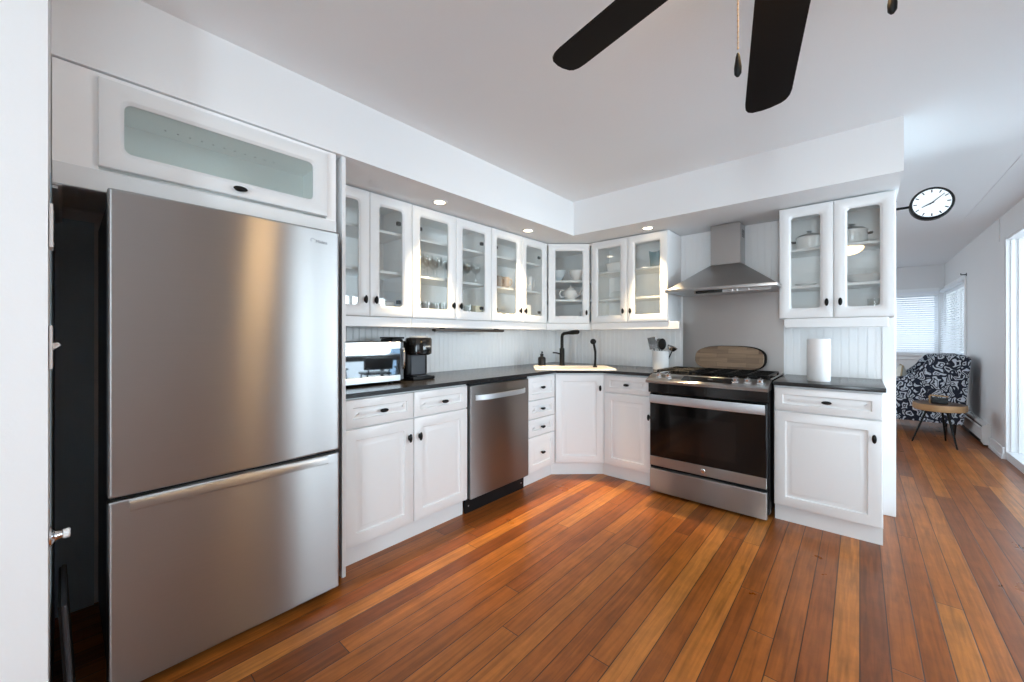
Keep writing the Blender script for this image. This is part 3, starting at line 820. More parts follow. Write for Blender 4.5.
# slanted control fascia
sl = math.atan2(.040, .125)
fas = MB().prism([(-.052, .825), (-.052, .842), (-.046, .846), (.078, .886), (.10, .886), (.10, .825)], .0, RW, 'x')
fp = fas.build('control_panel', 'steelr', t)
def on_slant(x, u):   # u from 0 front to 1 rear
    return (x, -.046 + .124 * u, .846 + .040 * u)
SM = lambda x, u: Matrix.Translation(on_slant(x, u)) @ Matrix.Rotation(sl, 4, 'X')
MB().box(-.20, .12, -.038, .04, .0005, .0025, .0008, 1).xf(SM(.44, .52)).build('display', 'blackgloss', fp)
MB().box(-.015, .015, -.006, .006, .0026, .0032).xf(SM(.42, .55)).build('clock_digits', 'logo', fp)
for x in (.075, .145, .575, .645, .715):
    kb = MB().lathe([(.022, .0), (.022, .006), (.018, .010), (.0175, .028), (.015, .031)], (0, 0, 0), 20).box(-.0035, .0035, -.017, .017, .030, .036, .001, 1)
    kb.xf(SM(x, .48)).build('control_knob', 'chrome', fp)
MB().box(0, RW, .079, .645, .862, .889, .003, 1).build('cooktop', 'blackgloss', t)
MB().box(.0, .010, .101, .645, .8892, .893).build('side_trim', 'steelr', t)
MB().box(RW - .010, RW, .101, .645, .8892, .893).build('side_trim', 'steelr', t)
for cx, cy, r in ((.16, .24, .045), (.16, .45, .036), (.383, .35, .05), (.605, .24, .05), (.605, .45, .036)):
    MB().lathe([(r, .8891), (r, .893), (r * .8, .895), (r * .78, .899), (r * .5, .900)], (cx, cy, 0), 22).build('burner', 'black', t)
for gx0, gx1 in ((.025, .26), (.268, .497), (.505, .74)):
    g = MB(); z0, z1 = .902, .911
    for x in (gx0, gx1): g.box(x - .006, x + .006, .12, .535, z0, z1, .002, 1)
    for y in (.125, .24, .34, .44, .53): g.box(gx0, gx1, y - .006, y + .006, z0, z1, .002, 1)
    g.box((gx0 + gx1) / 2 - .005, (gx0 + gx1) / 2 + .005, .12, .535, z0, z1, .002, 1)
    for x in (gx0, gx1):
        for y in (.125, .53): g.box(x - .006, x + .006, y - .006, y + .006, .8892, z0)
    g.build('grate', 'black', t)
for x in (.06, RW - .06):
    for y in (.08, .56):
        MB().cyl((x, y, 0), .018, .046, 12).build('foot', 'dark', t)

# steel splashback sheet
tag(MB().box(-1.147, -.424, YB - .0125, YB - .0092, .89, 1.56).build('splashback', 'steelp'), 'plain stainless steel splashback sheet on the wall behind the range', 'splashback')

# hood
t = thing('range_hood', 'stainless steel pyramid chimney hood above the range', 'range hood', (-.76, YB - .013, 0), 0)
def rc(x0, x1, y0, y1, z): return [(x0, y0, z), (x1, y0, z), (x1, y1, z), (x0, y1, z)]
MB().loops([rc(-.356, .356, -.482, 0, 1.517), rc(-.130, .087, -.157, 0, 1.722)]).build('canopy', 'steelh', t)
rim = MB().box(-.362, .362, -.492, -.480, 1.498, 1.519, .003).box(-.362, -.352, -.480, 0, 1.498, 1.519, .002, 1).box(.352, .362, -.480, 0, 1.498, 1.519, .002, 1)
rim.build('rim', 'steelh', t)
ch = MB().box(-.127, .084, -.155, 0, 1.723, ZS - .003, .002, 1).build('chimney', 'steelh', t)
sl_ = MB()
for k in range(5): sl_.box(.0841, .085, -.11, -.03, 1.93 + .012 * k, 1.936 + .012 * k)
sl_.build('vent_slots', 'black', ch)['kind'] = 'stuff'
MB().box(-.350, .350, -.478, -.01, 1.500, 1.508).build('filter_panel', 'silver', t)
MB().box(-.16, .32, -.452, -.443, 1.477, 1.4995).build('under_lip', 'steelh', t)
MB().box(-.15, .03, -.456, -.4525, 1.478, 1.498).build('control_strip', 'blackgloss', t)
for x in (.09, .12, .19):
    MB().box(x, x + .008, -.456, -.4525, 1.480, 1.496).build('button', 'chrome', t)

# cutting board leaning on the splashback, standing on the grate
t = thing('cutting_board', 'oval wooden cutting board leaning behind the range burners', 'cutting board', (-.784, 3.462, .8892), 0)
pts = []
for i in range(48):
    a = 2 * PI * i / 48
    ca, sa = math.cos(a), math.sin(a)
    pts.append((.244 * math.copysign(abs(ca) ** .62, ca), .097 + .097 * math.copysign(abs(sa) ** .72, sa)))
mb = MB(); mb.loops([[(x * k, y_, z * 1 if k == 1 else .097 + (z - .097) * k) for x, z in pts] for k, y_ in ((.985, -.013), (1, -.010), (1, .010), (.985, .013))])
mb.xf(Matrix.Rotation(-.20, 4, 'X')); mb.xf(Matrix.Translation((0, 0, .004))); mb.build('board', 'board', t)
t = thing('serving_tray', 'thin black round-ended tray propped behind the wooden cutting board', 'tray', (-.776, 3.492, .8892), 0)
mb = MB(); mb.loops([[(x * k, y_, .097 + (z - .097) * k) for x, z in pts] for k, y_ in ((.97, -.004), (1.03, -.006), (1.03, .002), (.97, .003))])
mb.xf(Matrix.Rotation(-.18, 4, 'X')); mb.xf(Matrix.Translation((0, 0, .005))); mb.build('tray_body', 'black', t)

# utensil crock with utensils
UX, UY = -1.262, 3.33
t = thing('utensil_crock', 'white ceramic crock holding cooking utensils beside the range', 'crock', (UX, UY, .884))
MB().lathe([(.060, 0), (.064, .004), (.066, .155), (.069, .160), (.062, .160), (.060, .15), (.056, .012)], (0, 0, 0), 28).build('pot', 'ceramic', t)
def utensil(name, label, loc, tilt, head, hm, mat='dark', L_=.20):
    t = thing(name, label, 'utensil', (UX + loc[0], UY + loc[1], .8985), 0, 'utensils in the crock')
    d = Vector(tilt); dz = (1 - d.length_squared) ** .5; D = Vector((d.x, d.y, dz))
    q = Vector((0, 0, 1)).rotation_difference(D).to_matrix().to_4x4()
    MB().tube([(0, 0, 0), (0, 0, L_ * .5), (0, 0, L_)], .005, 8, [.004, .0055, .0045]).xf(q).build('handle', mat, t)
    hb_ = head(L_); hb_.xf(Matrix.Translation((0, 0, L_ - .01)) @ Matrix.Scale(1.28, 4) @ Matrix.Translation((0, 0, -L_ + .01))); hb_.xf(q); hb_.build('head', hm, t)
def spoon(L_):
    m_ = MB(); m_.ball((0, 0, L_ + .035), .026, .007, .038, 16, 8); return m_
def spatula(L_):
    m_ = MB(); m_.box(-.028, .028, -.002, .002, L_ - .005, L_ + .075, .0015, 1); return m_
def ladle(L_):
    m_ = MB(); m_.lathe([(.003, -.022), (.02, -.018), (.031, .0), (.032, .010), (.028, .004), (.015, -.014)], (0.0, -.028, L_ + .012), 18); return m_
def whisk(L_):
    m_ = MB()
    for k in range(5):
        a = PI * k / 5
        m_.tube([(.026 * math.sin(PI * i / 12) * math.cos(a) * (1 if i <= 6 else 1), .026 * math.sin(PI * i / 12) * math.sin(a), L_ + .085 * math.sin(PI * i / 24)) for i in range(13)], .0012, 5)
        m_.tube([(-.026 * math.sin(PI * i / 12) * math.cos(a), -.026 * math.sin(PI * i / 12) * math.sin(a), L_ + .085 * math.sin(PI * i / 24)) for i in range(13)], .0012, 5)
    return m_
utensil('spatula', 'grey flat turner at the left of the utensil crock', (-.018, -.01), (-.20, -.05), spatula, 'steelu', L_=.165)
utensil('spoon', 'steel spoon leaning left of centre in the utensil crock', (-.006, .012), (-.06, .05), spoon, 'steelu', L_=.155)
utensil('spoon', 'black cooking spoon standing upright in the utensil crock', (.008, -.020), (.10, -.10), spoon, 'dark', L_=.155)
utensil('ladle', 'steel ladle drooping over the right rim of the utensil crock', (.024, .016), (.40, .06), ladle, 'steelu', L_=.165)

# paper towel
t = thing('paper_towel_roll', 'white paper towel roll standing upright on the right counter', 'paper towel', (-.196, 3.16, .884))
MB().lathe([(.058, 0.0), (.060, .003), (.060, .262), (.058, .265), (.022, .265), (.022, .250)], (0, 0, 0), 32).build('roll', 'paper', t)

# ================================================================== THINGS INSIDE THE CABINETS
def lathe_thing(name, label, cat, loc, prof, mat, group=None, seg=20):
    t = MB().lathe(prof, (0, 0, 0), seg, cap0=True, cap1=False).build(name, mat)
    t.location = loc
    return tag(t, label, cat, group)
wine = [(.030, 0), (.030, .002), (.006, .006), (.004, .02), (.004, .065), (.010, .072), (.030, .092), (.037, .115), (.034, .150), (.032, .15), (.035, .115), (.028, .094), (.006, .075)]
tumb = [(.028, 0), (.030, .001), (.035, .10), (.0335, .10), (.0285, .006), (.001, .006)]
tall_t = [(.027, 0), (.028, .001), (.032, .13), (.0305, .13), (.0265, .006), (.001, .006)]
Z1, Z2, Z3 = ZB + .0172, 1.5782, 1.8302
Y2, Y3 = 1.5052, 1.7552     # shelf tops in the back-wall cabinets
XLc = LX - .15
first = None
for i, (x, y) in enumerate([(-2.24, 1.585), (-2.33, 1.62), (-2.25, 1.665), (-2.34, 1.70), (-2.25, 1.745), (-2.34, 1.785), (-2.25, 1.82), (-2.33, 1.93), (-2.25, 1.96), (-2.34, 2.005), (-2.25, 2.04), (-2.33, 2.09), (-2.25, 2.125)]):
    L_ = 'stemmed wine glass on the middle shelf of the glassware cabinet, behind its left door' if i < 7 else 'stemmed wine glass on the middle shelf of the glassware cabinet, behind its right door'
    G_ = 'wine glasses behind the left door' if i < 7 else 'wine glasses behind the right door'
    if first is None:
        first = lathe_thing('wine_glass', L_, 'glass', (x, y, Z2), wine, 'ware', G_)
    else:
        o = first.copy(); COL.objects.link(o); o.location = (x, y, Z2); o['label'] = L_; o['group'] = G_
first = None
for i, (x, y) in enumerate([(-2.23, 1.575), (-2.24, 1.65), (-2.23, 1.725), (-2.25, 1.80), (-2.34, 1.61), (-2.34, 1.69), (-2.34, 1.77), (-2.24, 1.955), (-2.24, 2.035), (-2.34, 2.0)]):
    L_ = 'clear tumbler on the bottom shelf of the glassware cabinet, behind its left door' if i < 7 else 'clear tumbler on the bottom shelf of the glassware cabinet, behind its right door'
    G_ = 'tumblers behind the left door' if i < 7 else 'tumblers behind the right door'
    if first is None:
        first = lathe_thing('tumbler', L_, 'glass', (x, y, Z1), tumb, 'ware', G_)
    else:
        o = first.copy(); COL.objects.link(o); o.location = (x, y, Z1); o['label'] = L_; o['group'] = G_
o = MB().box(-.03, .03, -.035, .035, 0, .10, .006).build('tea_box', 'yellowc'); o.location = (-2.25, 2.13, Z1)
tag(o, 'small cream box beside the tumblers on the bottom shelf of the glassware cabinet', 'box')

def mug(label, loc, rot, mat, group=None, h=.085, r=.038, name='mug'):
    t = thing(name, label, 'mug', loc, rot, group)
    MB().lathe([(r * .85, 0), (r * .9, .003), (r, .02), (r, h), (r - .004, h), (r - .005, .008), (.001, .008)], (0, 0, 0), 22, cap1=False).build('cup', mat, t)
    MB().tube([(r - .002, 0, h * .8), (r + .02, 0, h * .78), (r + .026, 0, h * .5), (r + .016, 0, h * .25), (r - .002, 0, h * .2)], .0045, 8).build('handle', mat, t)
    return t
mug('brown stoneware mug on the middle shelf left of the corner, left of its twin', (-2.25, 2.375, Z2), 1.2, 'brownc', 'brown mugs')
mug('brown stoneware mug on the middle shelf left of the corner, right of its twin', (-2.26, 2.47, Z2), 1.0, 'brownc', 'brown mugs')
mug('white tall mug on the middle shelf left of the corner, left of its twin', (-2.25, 2.70, Z2), .4, 'ceramic', 'tall white mugs', .125, .036)
mug('white tall mug on the middle shelf left of the corner, right of its twin', (-2.27, 2.80, Z2), .2, 'ceramic', 'tall white mugs', .125, .036)
lathe_thing('bowl', 'cream yellow bowl on the bottom shelf left of the corner', 'bowl', (-2.25, 2.38, Z1), [(.035, 0), (.036, .006), (.066, .045), (.072, .055), (.068, .055), (.034, .01), (.001, .008)], 'yellowc')
def plate_stack(n, loc, r, label, cat='plate', mat='ceramic', group=None):
    f0 = None
    for i in range(n):
        z = loc[2] + i * .0085
        if f0 is None:
            f0 = lathe_thing('plate', label(i), cat, (loc[0], loc[1], z), [(r * .6, 0), (r * .62, .002), (r * .95, .010), (r, .0125), (r * .97, .0130), (r * .6, .0055), (.001, .0055)], mat, group, 28)
        else:
            o = f0.copy(); COL.objects.link(o); o.location = (loc[0], loc[1], z); o['label'] = label(i)
plate_stack(6, (-2.29, 2.515, Z1), .074, lambda i: 'cream saucer in the short stack on the bottom shelf left of the corner', mat='yellowc', group='stacked cream saucers')
t = thing('storage_jar', 'white ridged jar on the bottom shelf left of the corner', 'jar', (-2.26, 2.745, Z1))
MB().lathe([(.05, 0), (.053, .004), (.053, .045), (.055, .05), (.053, .055), (.053, .12), (.05, .13), (.045, .13)], (0, 0, 0), 24).build('body', 'ceramic', t)
MB().lathe([(.051, .1305), (.051, .142), (.02, .146), (.012, .150), (.012, .158), (.004, .16)], (0, 0, 0), 24).build('lid', 'ceramic', t)
# cabinet nearest the fridge
plate_stack(9, (-2.30, 1.33, Z1), .095, lambda i: 'white dinner plate in the stack at the bottom of the cabinet nearest the fridge', group='stacked dinner plates')
lathe_thing('bowl', 'white serving bowl at the bottom left of the cabinet nearest the fridge', 'bowl', (-2.28, 1.07, Z1), [(.04, 0), (.042, .006), (.078, .05), (.085, .062), (.081, .062), (.04, .012), (.001, .01)], 'ceramic')
# diagonal cabinet
C = Vector((-2.125, 3.215))
bowl_p = [(.035, 0), (.037, .008), (.062, .04), (.079, .085), (.081, .098), (.077, .098), (.058, .042), (.03, .012), (.001, .011)]
lathe_thing('bowl', 'deep white bowl at the left of the top shelf in the corner cabinet', 'bowl', (-2.18, 3.13, 1.6902), bowl_p, 'ceramicg', 'bowls in the corner cabinet', 28)
lathe_thing('bowl', 'deep white bowl at the right of the top shelf in the corner cabinet', 'bowl', (-2.03, 3.25, 1.6902), bowl_p, 'ceramic', 'bowls in the corner cabinet', 28)
t = thing('teapot', 'white round teapot on the middle shelf of the corner cabinet', 'teapot', (-2.07, 3.19, 1.5102), an2)
MB().lathe([(.035, 0), (.04, .004), (.062, .03), (.068, .055), (.058, .085), (.03, .10), (.028, .102)], (0, 0, 0), 28).build('body', 'ceramic', t)
MB().lathe([(.031, .1022), (.026, .112), (.008, .118), (.006, .124), (.010, .130), (.004, .136)], (0, 0, 0), 20).build('lid', 'ceramic', t)
MB().tube([(.055, 0, .04), (.085, 0, .055), (.10, 0, .085), (.118, 0, .115)], .012, 10, [.018, .015, .011, .008]).build('spout', 'ceramic', t)
MB().tube([(-.055, 0, .085), (-.09, 0, .095), (-.105, 0, .06), (-.09, 0, .025), (-.058, 0, .03)], .007, 10).build('handle', 'ceramic', t)
t = thing('casserole_dish', 'low white lidded dish on the bottom shelf of the corner cabinet', 'dish', (-2.085, 3.155, Z1), an2)
MB().loops([RL(-.10, .10, -.07, .07, .03, .0), RL(-.115, .115, -.08, .08, .04, .05), RL(-.108, .108, -.073, .073, .035, .05), RL(-.095, .095, -.065, .065, .03, .012)]).build('dish', 'ceramic', t)
o = MB().box(-.05, .05, -.03, .03, 0, .10, .01).build('canister', 'ceramicg'); o.location = (-1.985, 3.32, Z1); o.rotation_euler = (0, 0, an2)
tag(o, 'square pale canister behind the lidded dish in the corner cabinet', 'canister')
# cabinet left of hood
t = thing('casserole_dish', 'white oval casserole on the top shelf left of the hood', 'dish', (-1.675, 3.37, Y3), 0)
MB().loops([RL(-.09, .09, -.06, .06, .055, .0), RL(-.105, .105, -.075, .075, .07, .075), RL(-.112, .112, -.08, .08, .075, .078), RL(-.10, .10, -.07, .07, .065, .078), RL(-.085, .085, -.055, .055, .05, .012)]).build('dish', 'ceramic', t)
t = thing('butter_dish', 'low covered glass dish on the middle shelf left of the hood', 'dish', (-1.66, 3.36, Y2), 0)
MB().loops([RL(-.09, .09, -.05, .05, .02, 0), RL(-.10, .10, -.06, .06, .03, .014), RL(-.08, .08, -.045, .045, .02, .008)]).build('base', 'ceramic', t)
MB().loops([RL(-.075, .075, -.04, .04, .02, .0145), RL(-.07, .07, -.037, .037, .02, .06), RL(-.05, .05, -.02, .02, .015, .068)]).build('cover', 'ware', t)
t = thing('pitcher', 'dark teal vase with a notched rim on the top shelf left of the hood', 'vase', (-1.305, 3.34, Y3), 0)
L_ = []
for k, (h, r) in enumerate([(0, .045), (.005, .048), (.06, .052), (.11, .056), (.135, .060)]):
    lp = []
    for i in range(32):
        a = 2 * PI * i / 32
        dz = (.022 * (abs(math.cos(a)) ** 2 - .6)) if k == 4 else 0
        lp.append((r * math.cos(a), r * .75 * math.sin(a), h + dz))
    L_.append(lp)
L_.append([(x * .93, y * .93, z - .001) for x, y, z in L_[-1]]); L_.append([(x * .8, y * .8, .012) for x, y, z in L_[0]])
MB().loops(L_).build('body', 'teal', t)
MB().tube([(.045, 0, .11), (.075, 0, .10), (.078, 0, .06), (.046, 0, .035)], .006, 8).build('handle', 'teal', t)
# right cabinet
def stockpot(label, loc, r, h):
    t = thing('stockpot', label, 'pot', loc, 0, 'pots in the right cabinet')
    MB().lathe([(r * .96, 0), (r, .005), (r, h), (r + .004, h + .003), (r - .004, h + .003)], (0, 0, 0), 30).build('pot', 'ceramic', t)
    MB().lathe([(r + .003, h + .0035), (r * .8, h + .018), (r * .35, h + .028), (.012, h + .030), (.010, h + .04), (.018, h + .046), (.008, h + .05)], (0, 0, 0), 30).build('lid', 'silver', t)
    for s in (-1, 1):
        MB().tube([(s * (r - .002), -.022, h * .75), (s * (r + .022), -.02, h * .78), (s * (r + .022), .02, h * .78), (s * (r - .002), .022, h * .75)], .004, 8).build('handle', 'black', t)
stockpot('white lidded pot on the top shelf behind the left door, right of the hood', (-.26, 3.385, Y3), .075, .085)
stockpot('white lidded pot on the top shelf behind the rightmost glass door', (-.04, 3.385, Y3), .078, .09)
t = thing('serving_bowl', 'wide white bowl on the middle shelf behind the rightmost glass door', 'bowl', (.02, 3.38, Y2), 0)
MB().lathe([(.05, 0), (.055, .004), (.085, .025), (.108, .048), (.112, .050), (.104, .048), (.05, .010), (.001, .008)], (0, 0, 0), 30, cap1=False).build('bowl', 'ceramic', t)
lathe_thing('tumbler', 'small clear glass on the bottom shelf behind the rightmost glass door', 'glass', (.07, 3.36, Z1), tumb, 'ware')
lathe_thing('glint_glass', 'small clear glass in place of a lamp reflection, bottom shelf, lower left of the right cabinet', 'glass', (-.335, 3.36, Z1), [(.03, 0), (.032, .001), (.036, .05), (.034, .05), (.03, .006), (.001, .006)], 'ware')  # glass placed where a lamp's reflection shows in the door
lathe_thing('saucer', 'shallow white dish on the middle shelf behind the left door right of the hood', 'dish', (-.28, 3.38, Y2), [(.03, 0), (.032, .003), (.06, .018), (.062, .02), (.058, .02), (.03, .006), (.001, .005)], 'ceramic')

# ================================================================== CEILING LIGHTS, FAN, CLOCK
def pot_light(label, x, y, power=270):
    t = thing('downlight', label, 'ceiling light', (x, y, ZS), 0, 'recessed soffit downlights')
    MB().lathe([(.034, -.003), (.052, -.004), (.053, -.001), (.053, .0), (.034, .0)], (0, 0, 0), 28, cap0=False, cap1=False).build('trim_ring', 'plate', t)
    MB().cyl((0, 0, -.0025), .034, .002, 24).build('lens', 'led', t)
    d = bpy.data.lights.new('downlight_beam', 'SPOT'); d.energy = power; d.color = (1.0, .74, .44); d.shadow_soft_size = .03; d.spot_size = math.radians(64); d.spot_blend = 1.0
    l = bpy.data.objects.new('downlight_beam', d); COL.objects.link(l); l.parent = t; l.location = (0, 0, -.012)
pot_light('recessed soffit downlight above the glassware cabinet, nearest the fridge', -2.045, 1.61)
pot_light('recessed soffit downlight left of the soffit corner', -2.05, 2.525)
pot_light('recessed soffit downlight between the corner and the range hood', -1.28, 3.105)

CX, CY = -.089, 1.041
t = thing('ceiling_fan', 'dark ceiling fan with wide espresso blades and a lit bowl', 'fan', (CX, CY, 0))
MB().lathe([(.07, ZC - .001), (.07, ZC - .02), (.035, ZC - .04), (.016, ZC - .045), (.016, 2.24)], (0, 0, 0), 24).build('downrod', 'fanm', t)
MB().lathe([(.03, 2.245), (.09, 2.235), (.105, 2.215), (.105, 2.15), (.085, 2.13), (.07, 2.115), (.07, 2.105)], (0, 0, 0), 32).build('motor', 'fanm', t)
MB().lathe([(.075, 2.1045), (.125, 2.100), (.128, 2.09), (.12, 2.088)], (0, 0, 0), 32).build('light_collar', 'fanm', t)
MB().lathe([(.123, 2.0875), (.118, 2.06), (.095, 2.035), (.06, 2.02), (.02, 2.015), (.001, 2.0145)], (0, 0, 0), 32).build('light_bowl', 'bowl', t)
def blade(a_deg, R_, zt, zr, w):
    ux, uy = math.cos(math.radians(a_deg)), math.sin(math.radians(a_deg)); vx, vy = -uy, ux
    h = w / 2
    out = [(.17, -.045), (.21, -h + .004), (.25, -h), (R_ - .045, -h), (R_ - .025, -h + .003), (R_ - .010, -h + .012), (R_ - .002, -h + .026), (R_ + .003, -.012), (R_ + .003, .012),
           (R_ - .002, h - .026), (R_ - .010, h - .012), (R_ - .025, h - .003), (R_ - .045, h), (.25, h), (.21, h - .004), (.17, .045)]
    tl = math.tan(math.radians(-9.2))
    def P(r, s, dz):
        z = zr + (zt - zr) * (r - .17) / (R_ - .17)
        return (ux * r + vx * s, uy * r + vy * s, z + dz + s * tl)
    b_ = MB().loops([[P(r, s, -.003) for r, s in out], [P(r, s, .003) for r, s in out]]).build('blade', 'fan', t)
    a_ = MB().loops([[P(.08, -.02, .005), P(.14, -.018, .004), P(.21, -.045, .0035), P(.21, .045, .0035), P(.14, .018, .004), P(.08, .02, .005)],
                     [P(.08, -.02, .012), P(.14, -.018, .011), P(.21, -.045, .008), P(.21, .045, .008), P(.14, .018, .011), P(.08, .02, .012)]]).build('blade_arm', 'fanm', b_)
for a_deg, zt in ((177.7, 2.047), (104.6, 1.985), (32.5, 1.98), (-39, 2.02), (-111, 2.05)):
    blade(a_deg, .640, zt, 2.132, .138)
def chain(x, y, zb):
    x -= CX; y -= CY
    c_ = MB().tube([(x, y, 2.1), (x, y, zb + .06)], .0012, 6)
    for k in range(int((2.1 - zb - .06) / .012)): c_.ball((x, y, zb + .06 + .012 * k), .002, .002, .002, 6, 4)
    c_ = c_.build('pull_chain', 'chain', t)
    MB().lathe([(.002, .050), (.004, .044), (.0075, .018), (.007, .006), (.003, 0)], (x, y, zb), 14).build('pull_fob', 'black', c_)
chain(-.197, .959, 1.728)
chain(.047, 1.054, 1.79)

# clock on a bracket
t = thing('station_clock', 'round black-rimmed clock hung from a bracket past the cabinet end', 'clock', (.173, 3.66, 2.01))
MB().box(0, .008, -.03, .03, -.05, .05, .002, 1).build('wall_plate', 'black', t)
MB().tube([(.008, 0, .0), (.072, 0, 0)], .008, 10).build('bracket', 'black', t)
cx, R_ = .169, .1005
MB().lathe([(R_ - .012, -.028), (R_ - .004, -.032), (R_, -.026), (R_, .026), (R_ - .004, .032), (R_ - .012, .028)], (cx, 0, 0), 48, 'y').build('case', 'black', t)
fc = MB().cyl((cx, -.0295, 0), R_ - .014, .002, 40, 'y').build('face', 'clockface', t)
tk = MB()
for k in range(12):
    b_ = MB().box(-.0028, .0028, -.0308, -.0296, .066, .083); b_.xf(Matrix.Translation((cx, 0, 0)) @ Matrix.Rotation(2 * PI * k / 12, 4, 'Y'))
    tk.merge(b_.bm)
tk.build('hour_marks', 'black', fc)
for a_deg, L_, w_ in ((48, .074, .0028), (244, .05, .004)):
    b_ = MB().prism([(-w_, -.012), (w_, -.012), (w_ * .5, L_), (-w_ * .5, L_)], -.0335, -.0315, 'y')
    b_.xf(Matrix.Translation((cx, 0, 0)) @ Matrix.Rotation(math.radians(a_deg), 4, 'Y')); b_.build('hand', 'black', t)

# ================================================================== LIVING ROOM BEYOND
# armchair in squiggle fabric, seen from its side, facing left
AX, AY = .36, 6.86
t = thing('armchair', 'armchair in navy and white squiggle print by the far windows', 'armchair', (AX, AY, 0))
side = [(0.0, .13), (.54, .13), (.60, .915), (.585, .93), (.34, .935), (.295, .925), (.25, .87), (.20, .79), (.13, .715), (.06, .67), (.0, .655), (-.12, .64), (-.16, .62), (-.17, .58), (-.17, .13)]
MB().prism(side, 0, .09, 'y', bev=.012).build('arm', 'fabric', t)
MB().prism(side, .62, .71, 'y', bev=.012).build('arm', 'fabric', t)
MB().prism([(.38, .14), (.53, .14), (.59, .92), (.55, .945), (.42, .945), (.36, .90), (.30, .44)], .09, .62, 'y', bev=.012).build('backrest', 'fabric', t)
MB().box(-.18, .34, .092, .618, .28, .44, .03, 3).build('seat_cushion', 'fabric', t)
MB().box(-.165, .38, .092, .618, .14, .278).build('base', 'fabric', t)
for x, y in ((-.12, .06), (.47, .06), (-.12, .64), (.47, .64)):
    MB().lathe([(.014, 0), (.024, .128)], (x, y, 0), 14).build('leg', 'tablewood', t)
t = thing('throw_pillow', 'cream striped pillow with tan edging leaning in the armchair', 'pillow', (.37, 7.2, .442))
pl = MB(); n = 14
L_ = []
for i in range(n + 1):
    u = -1 + 2 * i / n; k = (1 - abs(u) ** 2.5) * .07 + .006
    L_.append([(-k, .19 * u, .0), (-k * 1.0, .19 * u, .19), (-k * .3, .19 * u, .335), (k * .3, .19 * u, .335), (k, .19 * u, .19), (k, .19 * u, .0)])
pl.loops(L_).xf(Matrix.Translation((0, 0, .003)) @ Matrix.Rotation(.12, 4, 'Y')).build('cover', 'pillow', t)
MB().tube([(-.005, -.192, .0), (-.003, -.192, .335), (-.003, .192, .335), (-.005, .192, .0)], .009, 8).xf(Matrix.Translation((0, 0, .012)) @ Matrix.Rotation(.12, 4, 'Y')).build('edging', 'tan', t)

# side table
t = thing('side_table', 'small round live-edge side table on thin black splayed legs', 'side table', (.645, 6.27, 0))
pts = []
for i in range(40):
    a = 2 * PI * i / 40
    r = .205 * (1 + .03 * math.sin(3 * a + 1) + .02 * math.sin(7 * a))
    pts.append((r * math.cos(a), r * math.sin(a)))
mb = MB().loops([[(x * .97, y * .97, .365) for x, y in pts], [(x, y, .375) for x, y in pts], [(x * .99, y * .99, .433) for x, y in pts]]).build('slab', 'slabwood', t)
MB().loops([[(x * .985, y * .985, .4332) for x, y in pts], [(x * .96, y * .96, .436) for x, y in pts]]).build('slab_top', 'slabtop', t)
for fx, fy in ((-.21, -.05), (.105, -.225), (.07, .20)):
    MB().tube([(fx, fy, .0), (fx * .45, fy * .45, .365)], .009, 8, [.007, .011]).build('leg', 'black', t)
t = thing('coaster_box', 'small dark holder with a wooden handle on the side table', 'box', (.645, 6.25, .4362))
MB().box(-.06, .06, -.04, .04, 0, .06, .003).build('box', 'dark', t)
MB().tube([(-.07, 0, .0), (-.075, 0, .07), (-.066, 0, .085), (.066, 0, .078)], .008, 8).build('handle', 'slabwood', t)

# blinds
def blind(label, x0, x1, z0, z1, loc, rot):
    t = thing('window_blind', label, 'blind', loc, rot, 'white venetian blinds')
    MB().box(x0, x1, -.045, -.004, z1 - .04, z1, .003, 1).build('headrail', 'blind', t)
    mb = MB(); n = int((z1 - z0 - .07) / .034)
    for k in range(n):
        z = z0 + .03 + k * (z1 - z0 - .07) / n
        mb.loops([[(x, -.040, z - .012), (x, -.025, z + .0015), (x, -.010, z + .012), (x, -.010, z + .0135), (x, -.025, z + .003), (x, -.040, z - .0105)] for x in (x0 + .003, x1 - .003)])
    mb.build('slats', 'blind', t)
    MB().box(x0, x1, -.040, -.012, z0, z0 + .02, .003, 1).build('bottom_rail', 'blind', t)
    c_ = MB()
    for k in (.12, .5, .88): c_.tube([(x0 + (x1 - x0) * k, -.042, z0 + .01), (x0 + (x1 - x0) * k, -.042, z1 - .03)], .0012, 5)
    c_.build('cords', 'blind', t)
blind('wide white venetian blind on the far wall window behind the armchair', .005, fx1 - fx0 - .01, fz0 + .002, fz1 + .03, (fx0, 9.378, 0), 0)
blind('white venetian blind on the side window, right of the armchair', .01, ry1 - ry0 - .01, rz0 + .002, rz1 + .03, (XR - .022, ry1, 0), -PI / 2)
t = thing('rod_bracket', 'little dark curtain-rod bracket at the top corner of the side window', 'bracket', (XR - .001, 7.66, 1.955), -PI / 2)
MB().box(-.014, .014, -.006, 0, -.02, .02, .002, 1).build('plate', 'black', t)
MB().tube([(0, -.006, 0), (0, -.05, 0), (0, -.05, .018)], .006, 8).build('hook', 'black', t)

# baseboard heater
t = thing('baseboard_heater', 'long low white baseboard heater along the right wall', 'heater', (XR - .0005, 6.40, 0))
prof = [(0, .035), (0, .235), (-.02, .24), (-.045, .215), (-.045, .20), (-.030, .198), (-.030, .185), (-.058, .175), (-.062, .06), (-.045, .045), (-.03, .035)]
MB().prism(prof, .03, 2.7, 'y').build('cover', 'heater', t)
MB().prism([(0, .02), (0, .243), (-.022, .246), (-.066, .20), (-.068, .055), (-.05, .02)], 0, .032, 'y').build('end_cap', 'heater', t)
MB().prism([(0, .02), (0, .243), (-.022, .246), (-.066, .20), (-.068, .055), (-.05, .02)], 2.698, 2.73, 'y').build('end_cap', 'heater', t)
MB().box(-.044, -.0305, .033, 2.697, .186, .1975).build('vent_gap', 'black', t)
MB().box(-.04, -.01, .05, 2.68, .0, .034).build('foot_rail', 'black', t)

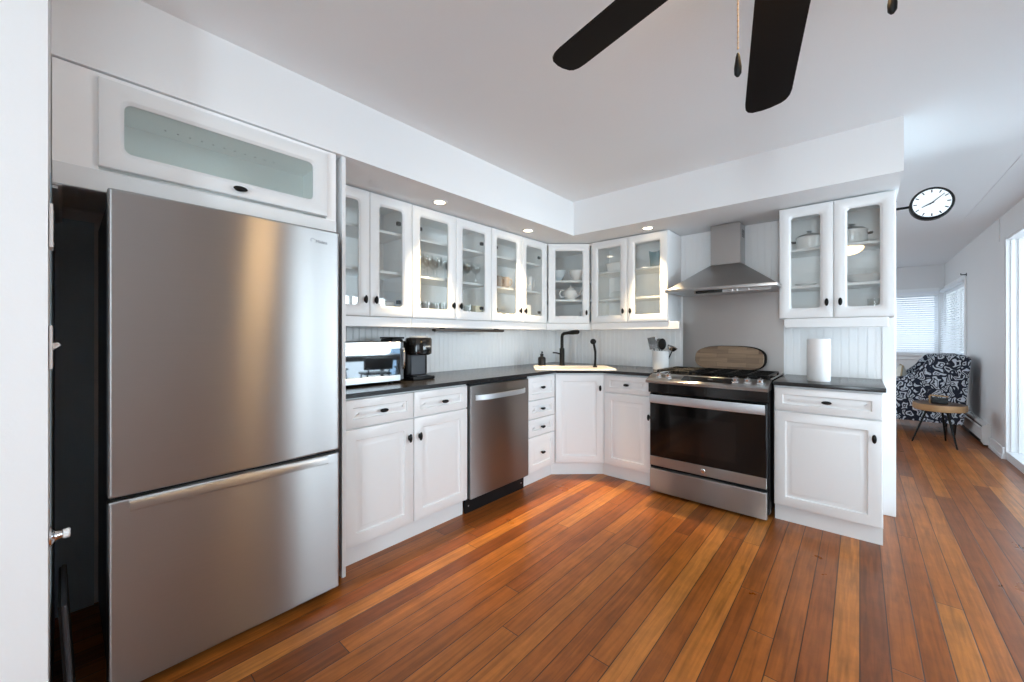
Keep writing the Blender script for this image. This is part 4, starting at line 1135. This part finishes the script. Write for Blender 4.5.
# ================================================================== SUNROOM FURNITURE (seen mirrored in the appliances)
ZSF = .0755
t = thing('dining_table', 'dark dining table in the sunroom, mirrored in the microwave front', 'table', (2.75, 3.5, ZSF), .1)
MB().box(-.45, .45, -.8, .8, .715, .75, .005).build('tabletop', 'tablewood', t)
MB().box(-.38, .38, -.72, .72, .64, .714).build('apron', 'tablewood', t)
for x in (-.36, .36):
    for y in (-.7, .7):
        MB().loops([rc(x - .022, x + .022, y - .022, y + .022, 0), rc(x - .035, x + .035, y - .035, y + .035, .7145)]).build('leg', 'tablewood', t)
def dchair(label, loc, rz):
    t = thing('dining_chair', label, 'chair', loc, rz, 'sunroom dining chairs')
    MB().box(-.22, .22, -.21, .21, .43, .465, .012, 2).build('seat', 'dark', t)
    bk = MB(); L_ = []
    for i in range(11):
        u = -1 + .2 * i
        y = .22 - .06 * u * u
        L_.append([(.24 * u, y, .52), (.24 * u, y + .02, .52), (.25 * u, y + .045, .72), (.25 * u, y + .03, .725)])
    bk.loops(L_).build('backrest', 'dark', t)
    for x in (-.17, .17):
        MB().tube([(x, .19, .45), (x * 1.05, .21, .54)], .011, 8).build('back_post', 'dark', t)
    for x in (-.18, .18):
        for y in (-.17, .17):
            MB().tube([(x * 1.2, y * 1.2, 0), (x, y, .435)], .012, 8, [.009, .014]).build('leg', 'dark', t)
    return t
dchair('black dining chair at the near side of the sunroom table', (2.10, 3.55, ZSF), PI / 2 + .2)
dchair('black dining chair at the far end of the sunroom table', (2.85, 4.72, ZSF), .1)
dchair('black dining chair behind the sunroom table by the window', (3.42, 3.4, ZSF), -PI / 2)
def curtain(label, y0, y1):
    t = thing('curtain', label, 'curtain', (sx - .09, y0, 0), 0, 'pale blue sunroom curtains')
    pts = []; n = 60
    for i in range(n + 1): pts.append((.022 * math.sin(i * 2 * PI / 9), (y1 - y0) * i / n))
    pts2 = [(x + .004, y) for x, y in pts]
    MB().prism(pts + pts2[::-1], .12, 2.2).build('drape', 'curtain', t)
    MB().tube([(0, -.05, 2.215), (0, y1 - y0 + .05, 2.215)], .012, 10).build('rod', 'black', t)
curtain('pale blue curtain at the left end of the sunroom window', 5.0, 5.5)
curtain('pale blue curtain at the right end of the sunroom window', 3.52, 3.74)

# ground outside the windows
struct('ground', MB().box(-30, 30, -30, 40, -.6, -.5), 'ground')
